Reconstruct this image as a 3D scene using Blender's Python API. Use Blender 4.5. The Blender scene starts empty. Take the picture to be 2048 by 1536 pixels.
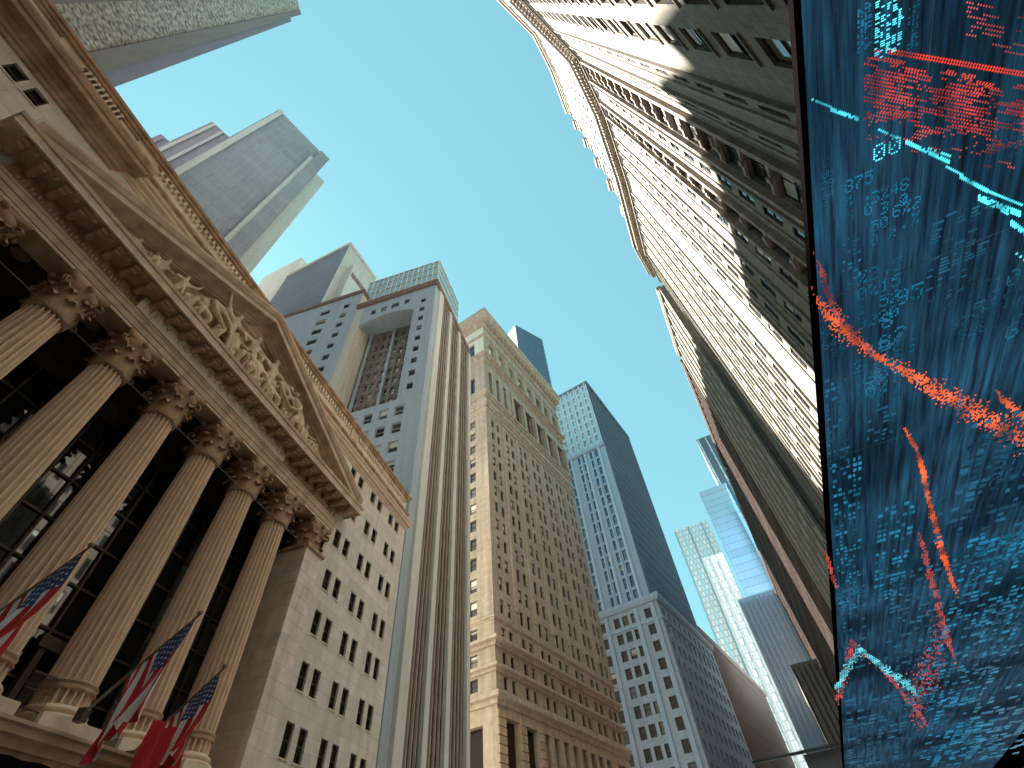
import bpy, math, random
from mathutils import Vector, Matrix
random.seed(7)
R = math.radians
sc = bpy.context.scene
# ------------------------------------------------------------------ camera
FPX, PIT, ROL = 947.25, R(50.99), R(-6.156)
cF = Vector((0, math.cos(PIT), math.sin(PIT)))
_u = Vector((0, -math.sin(PIT), math.cos(PIT))); _r = Vector((1, 0, 0))
cR = _r*math.cos(ROL) + _u*math.sin(ROL)
cU = -_r*math.sin(ROL) + _u*math.cos(ROL)
cam = bpy.data.cameras.new('camera'); cam_o = bpy.data.objects.new('camera', cam)
sc.collection.objects.link(cam_o)
cam.sensor_width = 36; cam.lens = FPX/2048*36; cam.clip_end = 5000; cam.clip_start = .05
cam_o.matrix_world = Matrix(((cR.x, cU.x, -cF.x, 0), (cR.y, cU.y, -cF.y, 0), (cR.z, cU.z, -cF.z, 0), (0, 0, 0, 1)))
sc.camera = cam_o
# ------------------------------------------------------------------ sky, sun, exposure
SUN_AZ, SUN_EL = -52, 51.3
w = bpy.data.worlds.new('World'); sc.world = w; w.use_nodes = True
nt = w.node_tree; nt.nodes.clear()
sky = nt.nodes.new('ShaderNodeTexSky'); sky.sky_type = 'NISHITA'; sky.sun_disc = False
sky.sun_elevation = R(SUN_EL); sky.sun_rotation = R(SUN_AZ)
sky.air_density = 1.0; sky.dust_density = .15; sky.ozone_density = 1.0
tint = nt.nodes.new('ShaderNodeMix'); tint.data_type = 'RGBA'; tint.blend_type = 'MULTIPLY'; tint.inputs[0].default_value = 1
tint.inputs[7].default_value = (.315, .60, .56, 1)
gm = nt.nodes.new('ShaderNodeGamma'); gm.inputs[1].default_value = .42
bg = nt.nodes.new('ShaderNodeBackground'); bg.inputs[1].default_value = .15
wo = nt.nodes.new('ShaderNodeOutputWorld')
nt.links.new(sky.outputs[0], gm.inputs[0]); nt.links.new(gm.outputs[0], tint.inputs[6]); nt.links.new(tint.outputs[2], bg.inputs[0]); nt.links.new(bg.outputs[0], wo.inputs[0])
sl = bpy.data.lights.new('sun', 'SUN'); sl.energy = 5.0; sl.angle = R(.53); sl.color = (1, .93, .82)
so = bpy.data.objects.new('sun', sl); sc.collection.objects.link(so)
sd = Vector((math.sin(R(SUN_AZ))*math.cos(R(SUN_EL)), math.cos(R(SUN_AZ))*math.cos(R(SUN_EL)), math.sin(R(SUN_EL))))
so.rotation_euler = sd.to_track_quat('Z', 'Y').to_euler(); so.location = sd*300
vs = sc.view_settings; vs.view_transform = 'Standard'; vs.look = 'None'; vs.gamma = 1; vs.use_curve_mapping = False
vs.exposure = 2.6
sc.cycles.max_bounces = 8; sc.cycles.diffuse_bounces = 5; sc.cycles.use_denoising = True
GZ = -1.7                                   # street level below the eye
# ------------------------------------------------------------------ pixel helpers (directions only)
def ray(px, py): return cR*((px-1024)/FPX) - cU*((py-768)/FPX) + cF
def el_tan(px, py): d = ray(px, py); return d.z/math.hypot(d.x, d.y)
def plan(px, py, h): d = ray(px, py); k = h/d.z; return Vector((d.x*k, d.y*k))
def zat(px, py, P): return math.hypot(P[0], P[1])*el_tan(px, py)
# ------------------------------------------------------------------ materials
def mat(name, col, rough=.8, var=.18, scale=1.5, bump=.15, stain=.25, brick=None, spec=.3, metal=0, fine=18, rnd=0):
    m = bpy.data.materials.new(name); m.use_nodes = True; n = m.node_tree; N = n.nodes; L = n.links
    b = N['Principled BSDF']; b.inputs['Roughness'].default_value = rough; b.inputs['Metallic'].default_value = metal
    b.inputs['Specular IOR Level'].default_value = spec
    tc = N.new('ShaderNodeTexCoord')
    n1 = N.new('ShaderNodeTexNoise'); n1.inputs['Scale'].default_value = scale; n1.inputs['Detail'].default_value = 6
    L.new(tc.outputs['Object'], n1.inputs['Vector'])
    mp = N.new('ShaderNodeMapping'); mp.inputs['Scale'].default_value = (1.3, 1.3, .09); L.new(tc.outputs['Object'], mp.inputs[0])
    n2 = N.new('ShaderNodeTexNoise'); n2.inputs['Scale'].default_value = 1.0; n2.inputs['Detail'].default_value = 5; L.new(mp.outputs[0], n2.inputs['Vector'])
    def rng(src, lo, hi, a=.3, z=.7):
        r = N.new('ShaderNodeMapRange'); r.inputs[1].default_value = a; r.inputs[2].default_value = z; r.inputs[3].default_value = lo; r.inputs[4].default_value = hi
        L.new(src, r.inputs[0]); return r.outputs[0]
    def mul(a, c):
        x = N.new('ShaderNodeMath'); x.operation = 'MULTIPLY'; L.new(a, x.inputs[0]); L.new(c, x.inputs[1]); return x.outputs[0]
    f = mul(rng(n1.outputs[0], 1-var, 1+var), rng(n2.outputs[0], 1-stain, 1+stain*.3))
    hgt = None
    if brick:
        sx = N.new('ShaderNodeSeparateXYZ'); L.new(tc.outputs['Object'], sx.inputs[0])
        cx = N.new('ShaderNodeCombineXYZ'); ad = N.new('ShaderNodeMath'); ad.operation = 'ADD'; L.new(sx.outputs[0], ad.inputs[0]); L.new(sx.outputs[1], ad.inputs[1])
        L.new(ad.outputs[0], cx.inputs[0]); L.new(sx.outputs[2], cx.inputs[1])
        bt = N.new('ShaderNodeTexBrick'); bt.inputs['Scale'].default_value = 1; bt.inputs['Brick Width'].default_value = brick[0]; bt.inputs['Row Height'].default_value = brick[1]
        bt.inputs['Mortar Size'].default_value = brick[2] if len(brick) > 2 else .015; bt.inputs['Mortar Smooth'].default_value = .2; bt.inputs['Bias'].default_value = 0
        bt.inputs['Color1'].default_value = (.86, .86, .86, 1); bt.inputs['Color2'].default_value = (1, 1, 1, 1); bt.inputs['Mortar'].default_value = (.62, .62, .62, 1)
        L.new(cx.outputs[0], bt.inputs['Vector'])
        rb = N.new('ShaderNodeRGBToBW'); L.new(bt.outputs[0], rb.inputs[0]); f = mul(f, rb.outputs[0]); hgt = bt.outputs[1]
    if rnd:
        oi = N.new('ShaderNodeObjectInfo'); f = mul(f, rng(oi.outputs['Random'], 1-rnd, 1+rnd, 0, 1))
    v = N.new('ShaderNodeVectorMath'); v.operation = 'SCALE'; v.inputs[0].default_value = col; L.new(f, v.inputs['Scale'])
    L.new(v.outputs[0], b.inputs['Base Color'])
    if bump:
        n3 = N.new('ShaderNodeTexNoise'); n3.inputs['Scale'].default_value = fine; n3.inputs['Detail'].default_value = 4; L.new(tc.outputs['Object'], n3.inputs['Vector'])
        bp = N.new('ShaderNodeBump'); bp.inputs['Strength'].default_value = bump; bp.inputs['Distance'].default_value = .05
        h = n3.outputs[0]
        if hgt is not None:
            x = N.new('ShaderNodeMath'); x.operation = 'MULTIPLY_ADD'; x.inputs[1].default_value = -2.2; L.new(hgt, x.inputs[0]); L.new(h, x.inputs[2]); h = x.outputs[0]
        L.new(h, bp.inputs['Height']); L.new(bp.outputs[0], b.inputs['Normal'])
    return m
def glass(name, col, rough=.06, spec=.7, rnd=.5, wob=.02):
    m = mat(name, col, rough=rough, var=.1, stain=.1, bump=0, spec=spec, rnd=rnd)
    N = m.node_tree.nodes; L = m.node_tree.links; b = N['Principled BSDF']
    tc = N.new('ShaderNodeTexCoord'); n = N.new('ShaderNodeTexNoise'); n.inputs['Scale'].default_value = .9; L.new(tc.outputs['Object'], n.inputs['Vector'])
    bp = N.new('ShaderNodeBump'); bp.inputs['Strength'].default_value = .3; bp.inputs['Distance'].default_value = wob; L.new(n.outputs[0], bp.inputs['Height']); L.new(bp.outputs[0], b.inputs['Normal'])
    return m
def emit(name, col, strength, base=(.01, .012, .015)):
    m = bpy.data.materials.new(name); m.use_nodes = True; b = m.node_tree.nodes['Principled BSDF']
    b.inputs['Base Color'].default_value = (*base, 1); b.inputs['Emission Color'].default_value = (*col, 1); b.inputs['Emission Strength'].default_value = strength
    b.inputs['Roughness'].default_value = .5
    N = m.node_tree.nodes; L = m.node_tree.links
    tc = N.new('ShaderNodeTexCoord'); n = N.new('ShaderNodeTexNoise'); n.inputs['Scale'].default_value = 3; n.inputs['Detail'].default_value = 8; L.new(tc.outputs['Object'], n.inputs['Vector'])
    r = N.new('ShaderNodeMapRange'); r.inputs[1].default_value = .35; r.inputs[2].default_value = .65; r.inputs[3].default_value = strength*.25; r.inputs[4].default_value = strength*1.4
    L.new(n.outputs[0], r.inputs[0]); L.new(r.outputs[0], b.inputs['Emission Strength'])
    return m
MT = {}
MT['marble'] = mat('marble_warm', (.76, .575, .42), var=.16, stain=.28, bump=.25, fine=9)
MT['column'] = mat('column_marble', (.88, .69, .52), var=.08, stain=.14, bump=.12, fine=7)
MT['panel'] = mat('panel_marble', (.94, .86, .70), var=.05, stain=.06, bump=.05)
MT['marble_pale'] = mat('marble_pale', (.87, .74, .59), var=.12, stain=.2, bump=.15)
MT['marble_brown'] = mat('marble_weathered', (.58, .385, .25), var=.28, stain=.4, bump=.3, fine=10)
MT['sculpt'] = mat('sculpture_marble', (.82, .65, .47), var=.2, stain=.3, bump=.2)
MT['annex'] = mat('white_limestone', (.89, .84, .755), var=.08, stain=.14, brick=(2.4, .74, .012), bump=.15)
MT['pier'] = mat('pier_limestone', (.88, .80, .70), var=.12, stain=.16, bump=.18, rnd=.07)
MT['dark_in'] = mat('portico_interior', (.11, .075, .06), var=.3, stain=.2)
MT['bronze'] = mat('bronze_mullion', (.10, .075, .06), rough=.45, metal=.5, stain=.1)
MT['glass'] = glass('window_glass', (.025, .03, .035))
MT['glass_dk'] = glass('window_glass_dark', (.020, .013, .010), spec=.25, rough=.15)
MT['glass_cur'] = glass('curtained_glass', (.16, .14, .115), rnd=.5, spec=.5); MT['glass_sky'] = glass('bright_glass', (.06, .09, .11), rnd=.4, spec=1.0, rough=.03)
MT['glass_big'] = glass('lobby_glass', (.02, .022, .026), spec=1.0, rough=.03, rnd=.3, wob=.0)
MT['frame_dk'] = mat('window_frame_dark', (.06, .045, .038), rough=.5, stain=.1, bump=0)
MT['frame_lt'] = mat('window_frame_light', (.5, .5, .47), rough=.5, stain=.1, bump=0)
MT['blind'] = mat('window_blind', (.62, .63, .6), rough=.9, stain=.05, bump=0, rnd=.3)
MT['rib'] = mat('white_rib', (.78, .77, .73), var=.06, stain=.12, bump=.05)
MT['b1'] = mat('skylit_blue_masonry', (.46, .55, .64), var=.06, stain=.1, bump=.05)  # skylight's blue on the shaded fronts is mixed into this base colour
MT['b1pale'] = mat('pale_masonry', (.72, .69, .60), var=.08, stain=.14, bump=.08)
MT['b1brown'] = mat('brown_spandrel', (.26, .19, .165), var=.14, stain=.15, bump=.05)
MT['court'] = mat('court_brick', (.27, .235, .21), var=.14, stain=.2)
MT['beige'] = mat('beige_limestone', (.49, .41, .335), var=.12, stain=.28, brick=(1.8, .62, .012), bump=.12)
MT['beige_trim'] = mat('beige_trim', (.49, .40, .32), var=.14, stain=.25, bump=.25, fine=6)
MT['beige_base'] = mat('beige_base_stone', (.50, .37, .255), var=.14, stain=.25, bump=.2, rnd=.1)
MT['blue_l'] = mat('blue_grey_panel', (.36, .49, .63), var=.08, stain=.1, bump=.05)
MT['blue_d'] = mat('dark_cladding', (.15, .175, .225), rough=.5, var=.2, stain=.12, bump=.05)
MT['blue_pod'] = mat('blue_podium_stone', (.36, .45, .55), var=.1, stain=.18, bump=.08)
MT['r1'] = mat('sunlit_limestone', (.30, .276, .235), var=.16, stain=.25, brick=(1.3, .8, .03), bump=.25)
MT['r1trim'] = mat('carved_limestone', (.36, .30, .245), var=.3, stain=.35, bump=.6, fine=4)
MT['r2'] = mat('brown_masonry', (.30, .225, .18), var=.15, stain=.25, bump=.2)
MT['r2l'] = mat('brown_masonry_light', (.36, .28, .225), var=.15, stain=.25, bump=.2)
MT['tower_g'] = mat('grey_tower_stone', (.38, .37, .385), var=.06, stain=.12, brick=(9, 3.4, .05), bump=.03)
MT['tower_p'] = mat('pale_tower_stone', (.62, .60, .55), var=.08, stain=.12, bump=.05)
MT['tower_d'] = mat('slate_tower_cladding', (.27, .28, .34), var=.12, stain=.12, brick=(50, 1.7, .12), bump=.05)
MT['tower_c'] = mat('concrete_taupe', (.27, .235, .225), var=.07, stain=.12, bump=.06)
MT['tower_c2'] = mat('concrete_lavender', (.29, .27, .33), var=.06, stain=.12, bump=.04)
MT['aggregate'] = mat('aggregate_panel', (.44, .38, .335), var=.75, scale=1.6, stain=.2, bump=.4, fine=2)
MT['far_w'] = mat('far_hazed_white', (.84, .87, .86), var=.08, stain=.14, brick=(2.8, 4.2, .5), bump=0)  # brightened bluish white so the distance haze sits in the colour
MT['far_b'] = mat('far_hazed_blue', (.56, .68, .77), var=.08, stain=.14, brick=(40, 4.4, .22), bump=0)  # blue of the distant haze is mixed into the wall colour
MT['glass_bl'] = glass('blue_curtain_glass', (.10, .27, .45), rnd=.35, spec=.8)
MT['glass_cy'] = glass('pale_curtain_glass', (.34, .58, .68), rnd=.3, spec=.8)
MT['steel'] = mat('painted_steel', (.20, .21, .23), rough=.45, metal=.6, stain=.1, bump=0)
MT['black'] = mat('black_housing', (.006, .005, .005), rough=.9, spec=0, stain=.05, bump=0)
MT['brass'] = mat('flagpole_bronze', (.32, .25, .17), rough=.4, metal=.4, stain=.1, bump=0)
MT['asphalt'] = mat('asphalt', (.05, .05, .052), rough=.95, scale=3, bump=.4, fine=40)
MT['pave'] = mat('pavement_slab', (.20, .19, .175), brick=(1.5, 1.5, .02))
MT['red'] = mat('flag_red', (.62, .04, .05), rough=.9, var=.1, stain=.1, bump=.05)
MT['white'] = mat('flag_white', (.88, .86, .84), rough=.9, var=.08, stain=.1, bump=.05)
MT['navy'] = mat('flag_navy', (.06, .09, .24), rough=.9, var=.1, stain=.1, bump=.05)
MT['green'] = mat('leaf_green', (.05, .10, .035), rough=.8)
MT['canvas'] = mat('grey_canvas', (.45, .46, .47), rough=.9, var=.1, stain=.3, bump=.1)
# ------------------------------------------------------------------ mesh builder
class M:
    def __init__(s): s.v = []; s.f = []; s.m = []; s.k = 0
    def q(s, *p):
        i = len(s.v); s.v += [tuple(x) for x in p]; s.f.append(tuple(range(i, i+len(p)))); s.m.append(s.k)
    def box(s, x0, x1, y0, y1, z0, z1):
        if x0 > x1: x0, x1 = x1, x0
        if y0 > y1: y0, y1 = y1, y0
        i = len(s.v)
        s.v += [(x0, y0, z0), (x1, y0, z0), (x1, y1, z0), (x0, y1, z0), (x0, y0, z1), (x1, y0, z1), (x1, y1, z1), (x0, y1, z1)]
        for f in ((0, 3, 2, 1), (4, 5, 6, 7), (0, 1, 5, 4), (1, 2, 6, 5), (2, 3, 7, 6), (3, 0, 4, 7)):
            s.f.append(tuple(i+a for a in f)); s.m.append(s.k)
        return s
    def grid(s, rows, close=False):          # rows of points -> quads
        i = len(s.v); n = len(rows[0])
        for r in rows: s.v += [tuple(p) for p in r]
        for a in range(len(rows)-1):
            for b in range(n if close else n-1):
                c = (b+1) % n
                s.f.append((i+a*n+b, i+a*n+c, i+(a+1)*n+c, i+(a+1)*n+b)); s.m.append(s.k)
        return s
    def lathe(s, prof, n=24, c=(0, 0), cap=True):
        rows = [[(c[0]+r*math.cos(2*math.pi*k/n), c[1]+r*math.sin(2*math.pi*k/n), z) for k in range(n)] for r, z in prof]
        i = len(s.v); s.grid(rows, True)
        if cap:
            s.f.append(tuple(i+k for k in reversed(range(n)))); s.m.append(s.k)
            j = i+(len(rows)-1)*n; s.f.append(tuple(j+k for k in range(n))); s.m.append(s.k)
        return s
    def tube(s, pts, rad, n=8):
        pts = [Vector(p) for p in pts]; rows = []
        for a, p in enumerate(pts):
            t = (pts[min(a+1, len(pts)-1)]-pts[max(a-1, 0)]).normalized()
            x = t.cross(Vector((0, 0, 1)) if abs(t.z) < .95 else Vector((1, 0, 0))).normalized(); y = t.cross(x)
            r = rad[a] if isinstance(rad, (list, tuple)) else rad
            rows.append([p+(x*math.cos(2*math.pi*k/n)+y*math.sin(2*math.pi*k/n))*r for k in range(n)])
        i = len(s.v); s.grid(rows, True)
        s.f.append(tuple(i+k for k in range(n))); s.m.append(s.k); j = i+(len(rows)-1)*n
        s.f.append(tuple(j+k for k in reversed(range(n)))); s.m.append(s.k)
        return s
    def sweep(s, pts, prof, close_prof=True):   # prof (out, z); outward = right of travel
        pts = [Vector(p) for p in pts]; rows = []
        for a, p in enumerate(pts):
            d0 = (pts[a]-pts[a-1]).normalized() if a else (pts[1]-pts[0]).normalized()
            d1 = (pts[a+1]-pts[a]).normalized() if a < len(pts)-1 else d0
            n0 = Vector((d0.y, -d0.x)); n1 = Vector((d1.y, -d1.x)); mm = (n0+n1).normalized(); mm /= max(.3, mm.dot(n0))
            rows.append([(p.x+mm.x*o, p.y+mm.y*o, z) for o, z in prof])
        i = len(s.v); s.grid(rows, close_prof); n = len(prof)
        s.f.append(tuple(i+k for k in reversed(range(n)))); s.m.append(s.k); j = i+(len(rows)-1)*n
        s.f.append(tuple(j+k for k in range(n))); s.m.append(s.k)
        return s
    def mesh(s, name, mats):
        me = bpy.data.meshes.new(name); me.from_pydata(s.v, [], s.f); me.validate()
        for m in (mats if isinstance(mats, (list, tuple)) else [mats]): me.materials.append(MT[m] if isinstance(m, str) else m)
        if len(me.polygons) == len(s.m): me.polygons.foreach_set('material_index', s.m)
        me.update(); return me
    def build(s, name, mats, parent=None, smooth=False):
        me = s.mesh(name, mats)
        if smooth: me.shade_smooth()
        return link(name, me, parent)
def link(name, data, parent=None, loc=None, rz=None):
    o = bpy.data.objects.new(name, data); sc.collection.objects.link(o); o.parent = parent
    if loc is not None: o.location = loc
    if rz is not None: o.rotation_euler = (0, 0, rz)
    return o
def tag(o, label, cat, group=None, kind=None):
    if label: o['label'] = label
    if cat: o['category'] = cat
    if group: o['group'] = group
    if kind: o['kind'] = kind
    return o
def thing(name, label, cat, loc, rz=0, group=None):
    return tag(link(name, None, None, loc, rz), label, cat, group)
def stuff(o): o['kind'] = 'stuff'; return o
# window meshes shared between alike windows
_wm = {}
def win_mesh(w_, h_, style, frame='frame_dk', gl='glass', blind=0):
    key = (round(w_, 2), round(h_, 2), style, frame, gl, blind)
    if key in _wm: return _wm[key]
    m = M(); fw = min(.09, w_*.1); d = .07
    m.k = 0
    m.box(0, fw, -d, 0, 0, h_); m.box(w_-fw, w_, -d, 0, 0, h_); m.box(fw, w_-fw, -d, 0, 0, fw); m.box(fw, w_-fw, -d, 0, h_-fw, h_)
    if style in ('sash', 'cross'): m.box(fw, w_-fw, -d*1.1, -.01, h_*.5-.035, h_*.5+.035)
    if style == 'cross': m.box(w_/2-.03, w_/2+.03, -d*.9, -.01, fw, h_-fw)
    m.k = 1; b = h_*(1-blind)
    m.q((fw, -.015, fw), (w_-fw, -.015, fw), (w_-fw, -.015, min(b, h_-fw)), (fw, -.015, min(b, h_-fw)))
    if blind:
        m.k = 2; m.q((fw, -.017, b), (w_-fw, -.017, b), (w_-fw, -.017, h_-fw), (fw, -.017, h_-fw))
    _wm[key] = m.mesh('window', [frame, gl, 'blind']); return _wm[key]
def place_window(root, A, ang, x, y, z, w_, h_, style='sash', frame='frame_dk', gl='glass', blinds=.25, name='window'):
    bl = 0
    if gl == 'glass' and random.random() < .24: gl = random.choice(('glass_cur', 'glass_sky'))
    if random.random() < blinds: bl = random.choice((.25, .45, .6))
    c, s = math.cos(ang), math.sin(ang)
    return link(name, win_mesh(w_, h_, style, frame, gl, bl), root, (A[0]+x*c-y*s, A[1]+x*s+y*c, z), ang)
def facade(root, A, B, z0, z1, cols, rows, material, depth=.3, style='sash', frame='frame_dk', gl='glass', blinds=.25, skip=None, windows=True, name='wall'):
    """wall from A to B (outward on the right of travel) with real openings; A, B in root space"""
    A = Vector(A); B = Vector(B); L = (B-A).length; ang = math.atan2(B.y-A.y, B.x-A.x)
    m = M(); cols = sorted(cols); rows = sorted(rows)
    zs = [z0]
    for a, b in rows: zs += [a, b]
    zs.append(z1)
    for i in range(len(zs)-1):
        za, zb = zs[i], zs[i+1]
        if zb-za < 1e-4: continue
        if i % 2 == 0: m.q((0, 0, za), (L, 0, za), (L, 0, zb), (0, 0, zb)); continue
        x = 0
        for j, (a, b) in enumerate(cols):
            if skip and skip(j, i//2): continue
            m.q((x, 0, za), (a, 0, za), (a, 0, zb), (x, 0, zb)); x = b
            m.q((a, 0, za), (a, depth, za), (a, depth, zb), (a, 0, zb)); m.q((b, 0, za), (b, 0, zb), (b, depth, zb), (b, depth, za))
            m.q((a, 0, za), (b, 0, za), (b, depth, za), (a, depth, za)); m.q((a, 0, zb), (a, depth, zb), (b, depth, zb), (b, 0, zb))
            if windows: place_window(root, A, ang, a, depth, za, b-a, zb-za, style, frame, gl, blinds)
        m.q((x, 0, za), (L, 0, za), (L, 0, zb), (x, 0, zb))
    o = m.build(name, material, root); o.location = (A.x, A.y, 0); o.rotation_euler = (0, 0, ang); return o
def shell(root, pts, z0, z1, material, roof=True, skip=(), name='wall'):
    """plain closed sides (and roof) of a footprint listed so that outward is right of travel"""
    n = len(pts)
    m = M()
    for i in range(n):
        if i in skip: continue
        a, b = pts[i], pts[(i+1) % n]; m.q((a[0], a[1], z0), (b[0], b[1], z0), (b[0], b[1], z1), (a[0], a[1], z1))
    if m.f: m.build(name, material, root)
    if roof: r = M(); r.q(*[(p[0], p[1], z1) for p in pts]); r.build('roof', material, root)
def spans(n, u0, pitch, w_): return [(u0+k*pitch, u0+k*pitch+w_) for k in range(n)]
def dirv(az): return Vector((math.sin(R(az)), math.cos(R(az))))
# ------------------------------------------------------------------ ground
MT['sky_block'] = mat('sky_block_dark', (.14, .115, .10), brick=(3.2, 3.6, .3))  # kept dark so the unseen sky-blocking masses return little light
MT['setts'] = mat('granite_setts', (.12, .11, .10), brick=(.4, .25, .02))
m = M(); m.q((-650, -300, GZ-.12), (800, -300, GZ-.12), (800, 900, GZ-.12), (-650, 900, GZ-.12)); tag(m.build('road', 'setts'), 'granite sett street between the towers', None, kind='structure')
# ------------------------------------------------------------------ stock exchange (local: x along the front, -y towards the street)
AZA = 12.3; tA = dirv(AZA); lA = Vector((-tA.y, tA.x)); SC = 11.75
o0 = tA*SC+lA*20
NY = thing('stock_exchange', 'classical temple front with fluted Corinthian columns, carved pediment and pale annex', 'building', (o0.x, o0.y, 0), R(90-AZA))
S = lambda s: s-SC
# column
def shaft_mesh(z0, z1, r0, r1, rings=7):
    m = M(); rows = []
    for k in range(rings):
        t = k/(rings-1); r = r0+(r1-r0)*t**1.6; row = []
        for f in range(20):
            for j, dep in enumerate((0, 0, .2, .27, .2)):
                a = 2*math.pi*(f+(0, .2, .36, .6, .84)[j])/20; rr = r*(1-dep*.85); row.append((rr*math.cos(a), rr*math.sin(a), z0+(z1-z0)*t))
        rows.append(row)
    return m.grid(rows, True)
ZN, ZA, ZP = 17.85, 20.02, 5.95
shaft = shaft_mesh(7.34, ZN, .80, .675).mesh('column', 'column')
lower = shaft_mesh(6.58, 7.08, .84, .82, 3).mesh('lower_drum', 'column')
band = M().lathe([(.78, 7.05), (.88, 7.07), (.9, 7.12), (.86, 7.16), (.86, 7.24), (.9, 7.29), (.86, 7.36), (.76, 7.37)], 36).mesh('band', 'marble_brown')
base = M().lathe([(1.08, 6.15), (1.13, 6.2), (1.1, 6.28), (.97, 6.31), (.95, 6.37), (1.0, 6.4), (1.02, 6.46), (.98, 6.52), (.88, 6.55), (.86, 6.6)], 36).mesh('base', 'column')
band.shade_smooth(); base.shade_smooth()
plinth = M().box(-1.15, 1.15, -1.2, 1.15, 5.42, 6.15).mesh('plinth', 'marble_pale')
def capital_mesh():
    m = M(); h = ZA-ZN
    m.lathe([(.70, ZN-.02), (.77, ZN+.03), (.77, ZN+.1), (.70, ZN+.12), (.70, ZN+.7), (.74, ZN+1.2), (.86, ZN+1.6), (1.0, ZN+1.8)], 24)
    for tier, (zb, hh, rr, n, off) in enumerate(((.1, .85, .72, 8, 0), (.45, 1.1, .74, 8, .5))):
        for k in range(n):
            a = 2*math.pi*(k+off)/n; rows = []
            for j in range(6):
                t = j/5; out = rr+.05+.10*t+.34*max(0, t-.6)**1.2*2.2; z = ZN+zb+hh*(t if t < .8 else .8-(t-.8)*.9)
                wd = (.26, .31, .33, .29, .22, .12)[j]
                row = []
                for i in range(5):
                    u = (i-2)/2; o2 = out-.07*abs(u)+(.05 if i % 2 else 0)
                    row.append((o2*math.cos(a)-u*wd*math.sin(a), o2*math.sin(a)+u*wd*math.cos(a), z-.06*abs(u)))
                rows.append(row)
            m.grid(rows)
            m.grid([[(x*.94, y*.94, z) for x, y, z in r] for r in rows])
    for k in range(4):                        # corner volutes
        a = math.pi/4+k*math.pi/2
        for sg in (-1, 1):
            pts = []
            for j in range(4):
                t = j/3; r = .74+.30*t; pts.append((r*math.cos(a+sg*.42*(1-t)), r*math.sin(a+sg*.42*(1-t)), ZN+1.05+.62*t))
            for j in range(9):
                th = -.3+j*.75; rr = .20*(1-j/11); pts.append(((1.12+rr*math.sin(th))*math.cos(a)-sg*.04*math.sin(a), (1.12+rr*math.sin(th))*math.sin(a)+sg*.04*math.cos(a), ZN+1.5+rr*math.cos(th)))
            m.tube(pts, [.055]*4+[.065]*9, 6)
        a2 = k*math.pi/2                      # rosette on each side
        m.lathe([(.02, ZN+1.72), (.13, ZN+1.76), (.16, ZN+1.88), (.1, ZN+2.0), (.02, ZN+2.04)], 8, (1.0*math.cos(a2), 1.0*math.sin(a2)))
    ab = []                                   # concave abacus
    for k in range(4):
        a = math.pi/4+k*math.pi/2
        for j in range(7):
            t = j/6; p = Vector((math.cos(a)*1.34, math.sin(a)*1.34)).lerp(Vector((math.cos(a+math.pi/2)*1.34, math.sin(a+math.pi/2)*1.34)), t)
            if j == 6: continue
            ab.append(p*(1-.16*math.sin(math.pi*t)))
    m.grid([[(p.x*q, p.y*q, z) for p in ab] for q, z in ((.7, ZN+1.84), (.92, ZN+1.86), (1, ZN+1.98), (1, ZA-.012), (.6, ZA-.012))], True)
    return m.mesh('capital', 'marble_brown')
capital = capital_mesh(); capital.shade_smooth()
CS = [4.27+k*3.09 for k in range(6)]
for s_ in CS:
    c = link('column', shaft, NY, (S(s_), 0, 0))
    for nm, me in (('capital', capital), ('band', band), ('lower_drum', lower), ('base', base), ('plinth', plinth)): link(nm, me, c)
# end piers of coursed blocks
for side, (a, b) in enumerate(((-.42, 1.3), (22.2, 23.92))):
    pr = M().box(S(a)+.03, S(b)-.03, -.77, 3.45, GZ, ZN).build('pier', 'pier', NY)
    k = 0; z = ZP
    while z < ZN-.05:
        z2 = min(ZN, z+.735); split = (.45, .6, .35)[k % 3]
        for x0, x1, y0, y1 in ((a, a+(b-a)*split, -.8, .6), (a+(b-a)*split, b, -.8, .6), (a, b, .6, 2.1 if k % 2 else 1.4), (a, b, 2.1 if k % 2 else 1.4, 3.46)):
            M().box(S(x0)+.006, S(x1)-.006, y0+.006, y1-.006, z+.008, z2-.008).build('stone', 'pier', pr)
        z = z2; k += 1
    ph = M().box(S(a)-.1, S(b)+.1, -.95, 3.2, ZN-.02, ZN+.16).build('pier_neck', 'marble_brown', NY)
    cp = link('capital', capital, pr, (S((a+b)/2), .12, 0)); cp.scale = (1.12, 1.05, 1); cp.location.z = 0
# architrave, frieze, cornice
X0, X1 = S(-.5), S(24.0)
path = [(X0, 3.2), (X0, -.55), (X1, -.55), (X1, -.3)]
M().sweep(path, [(-.9, ZA), (.2, ZA), (.2, 20.2), (.26, 20.21), (.26, 20.56), (.31, 20.57), (.31, 20.82), (.36, 20.88), (.36, 20.98), (.2, 21.0), (-.9, 21.02)]).build('architrave', 'marble', NY)
M().box(X0-.19, X1+.19, -.77, -.74, ZA+.02, 20.17).build('architrave_fillet', 'marble_pale', NY)
fr = M().sweep(path, [(-.8, 21.0), (.18, 21.0), (.18, 22.0), (-.8, 22.0)]).build('frieze', 'marble_brown', NY)
fp = M().box(S(5.9), S(17.7), -.95, -.72, 21.03, 21.93).build('inscription_panel', 'panel', NY)
tx = bpy.data.curves.new('inscription', 'FONT'); tx.body = 'NEW YORK STOCK EXCHANGE'; tx.size = .62; tx.extrude = .006; tx.align_x = 'CENTER'; tx.align_y = 'CENTER'; tx.space_character = 1.35; tx.resolution_u = 2
txo = bpy.data.objects.new('tmp', tx); sc.collection.objects.link(txo)
dg = bpy.context.evaluated_depsgraph_get(); me = bpy.data.meshes.new_from_object(txo.evaluated_get(dg)); bpy.data.objects.remove(txo)
me.materials.clear(); me.materials.append(MT['marble'])
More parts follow.
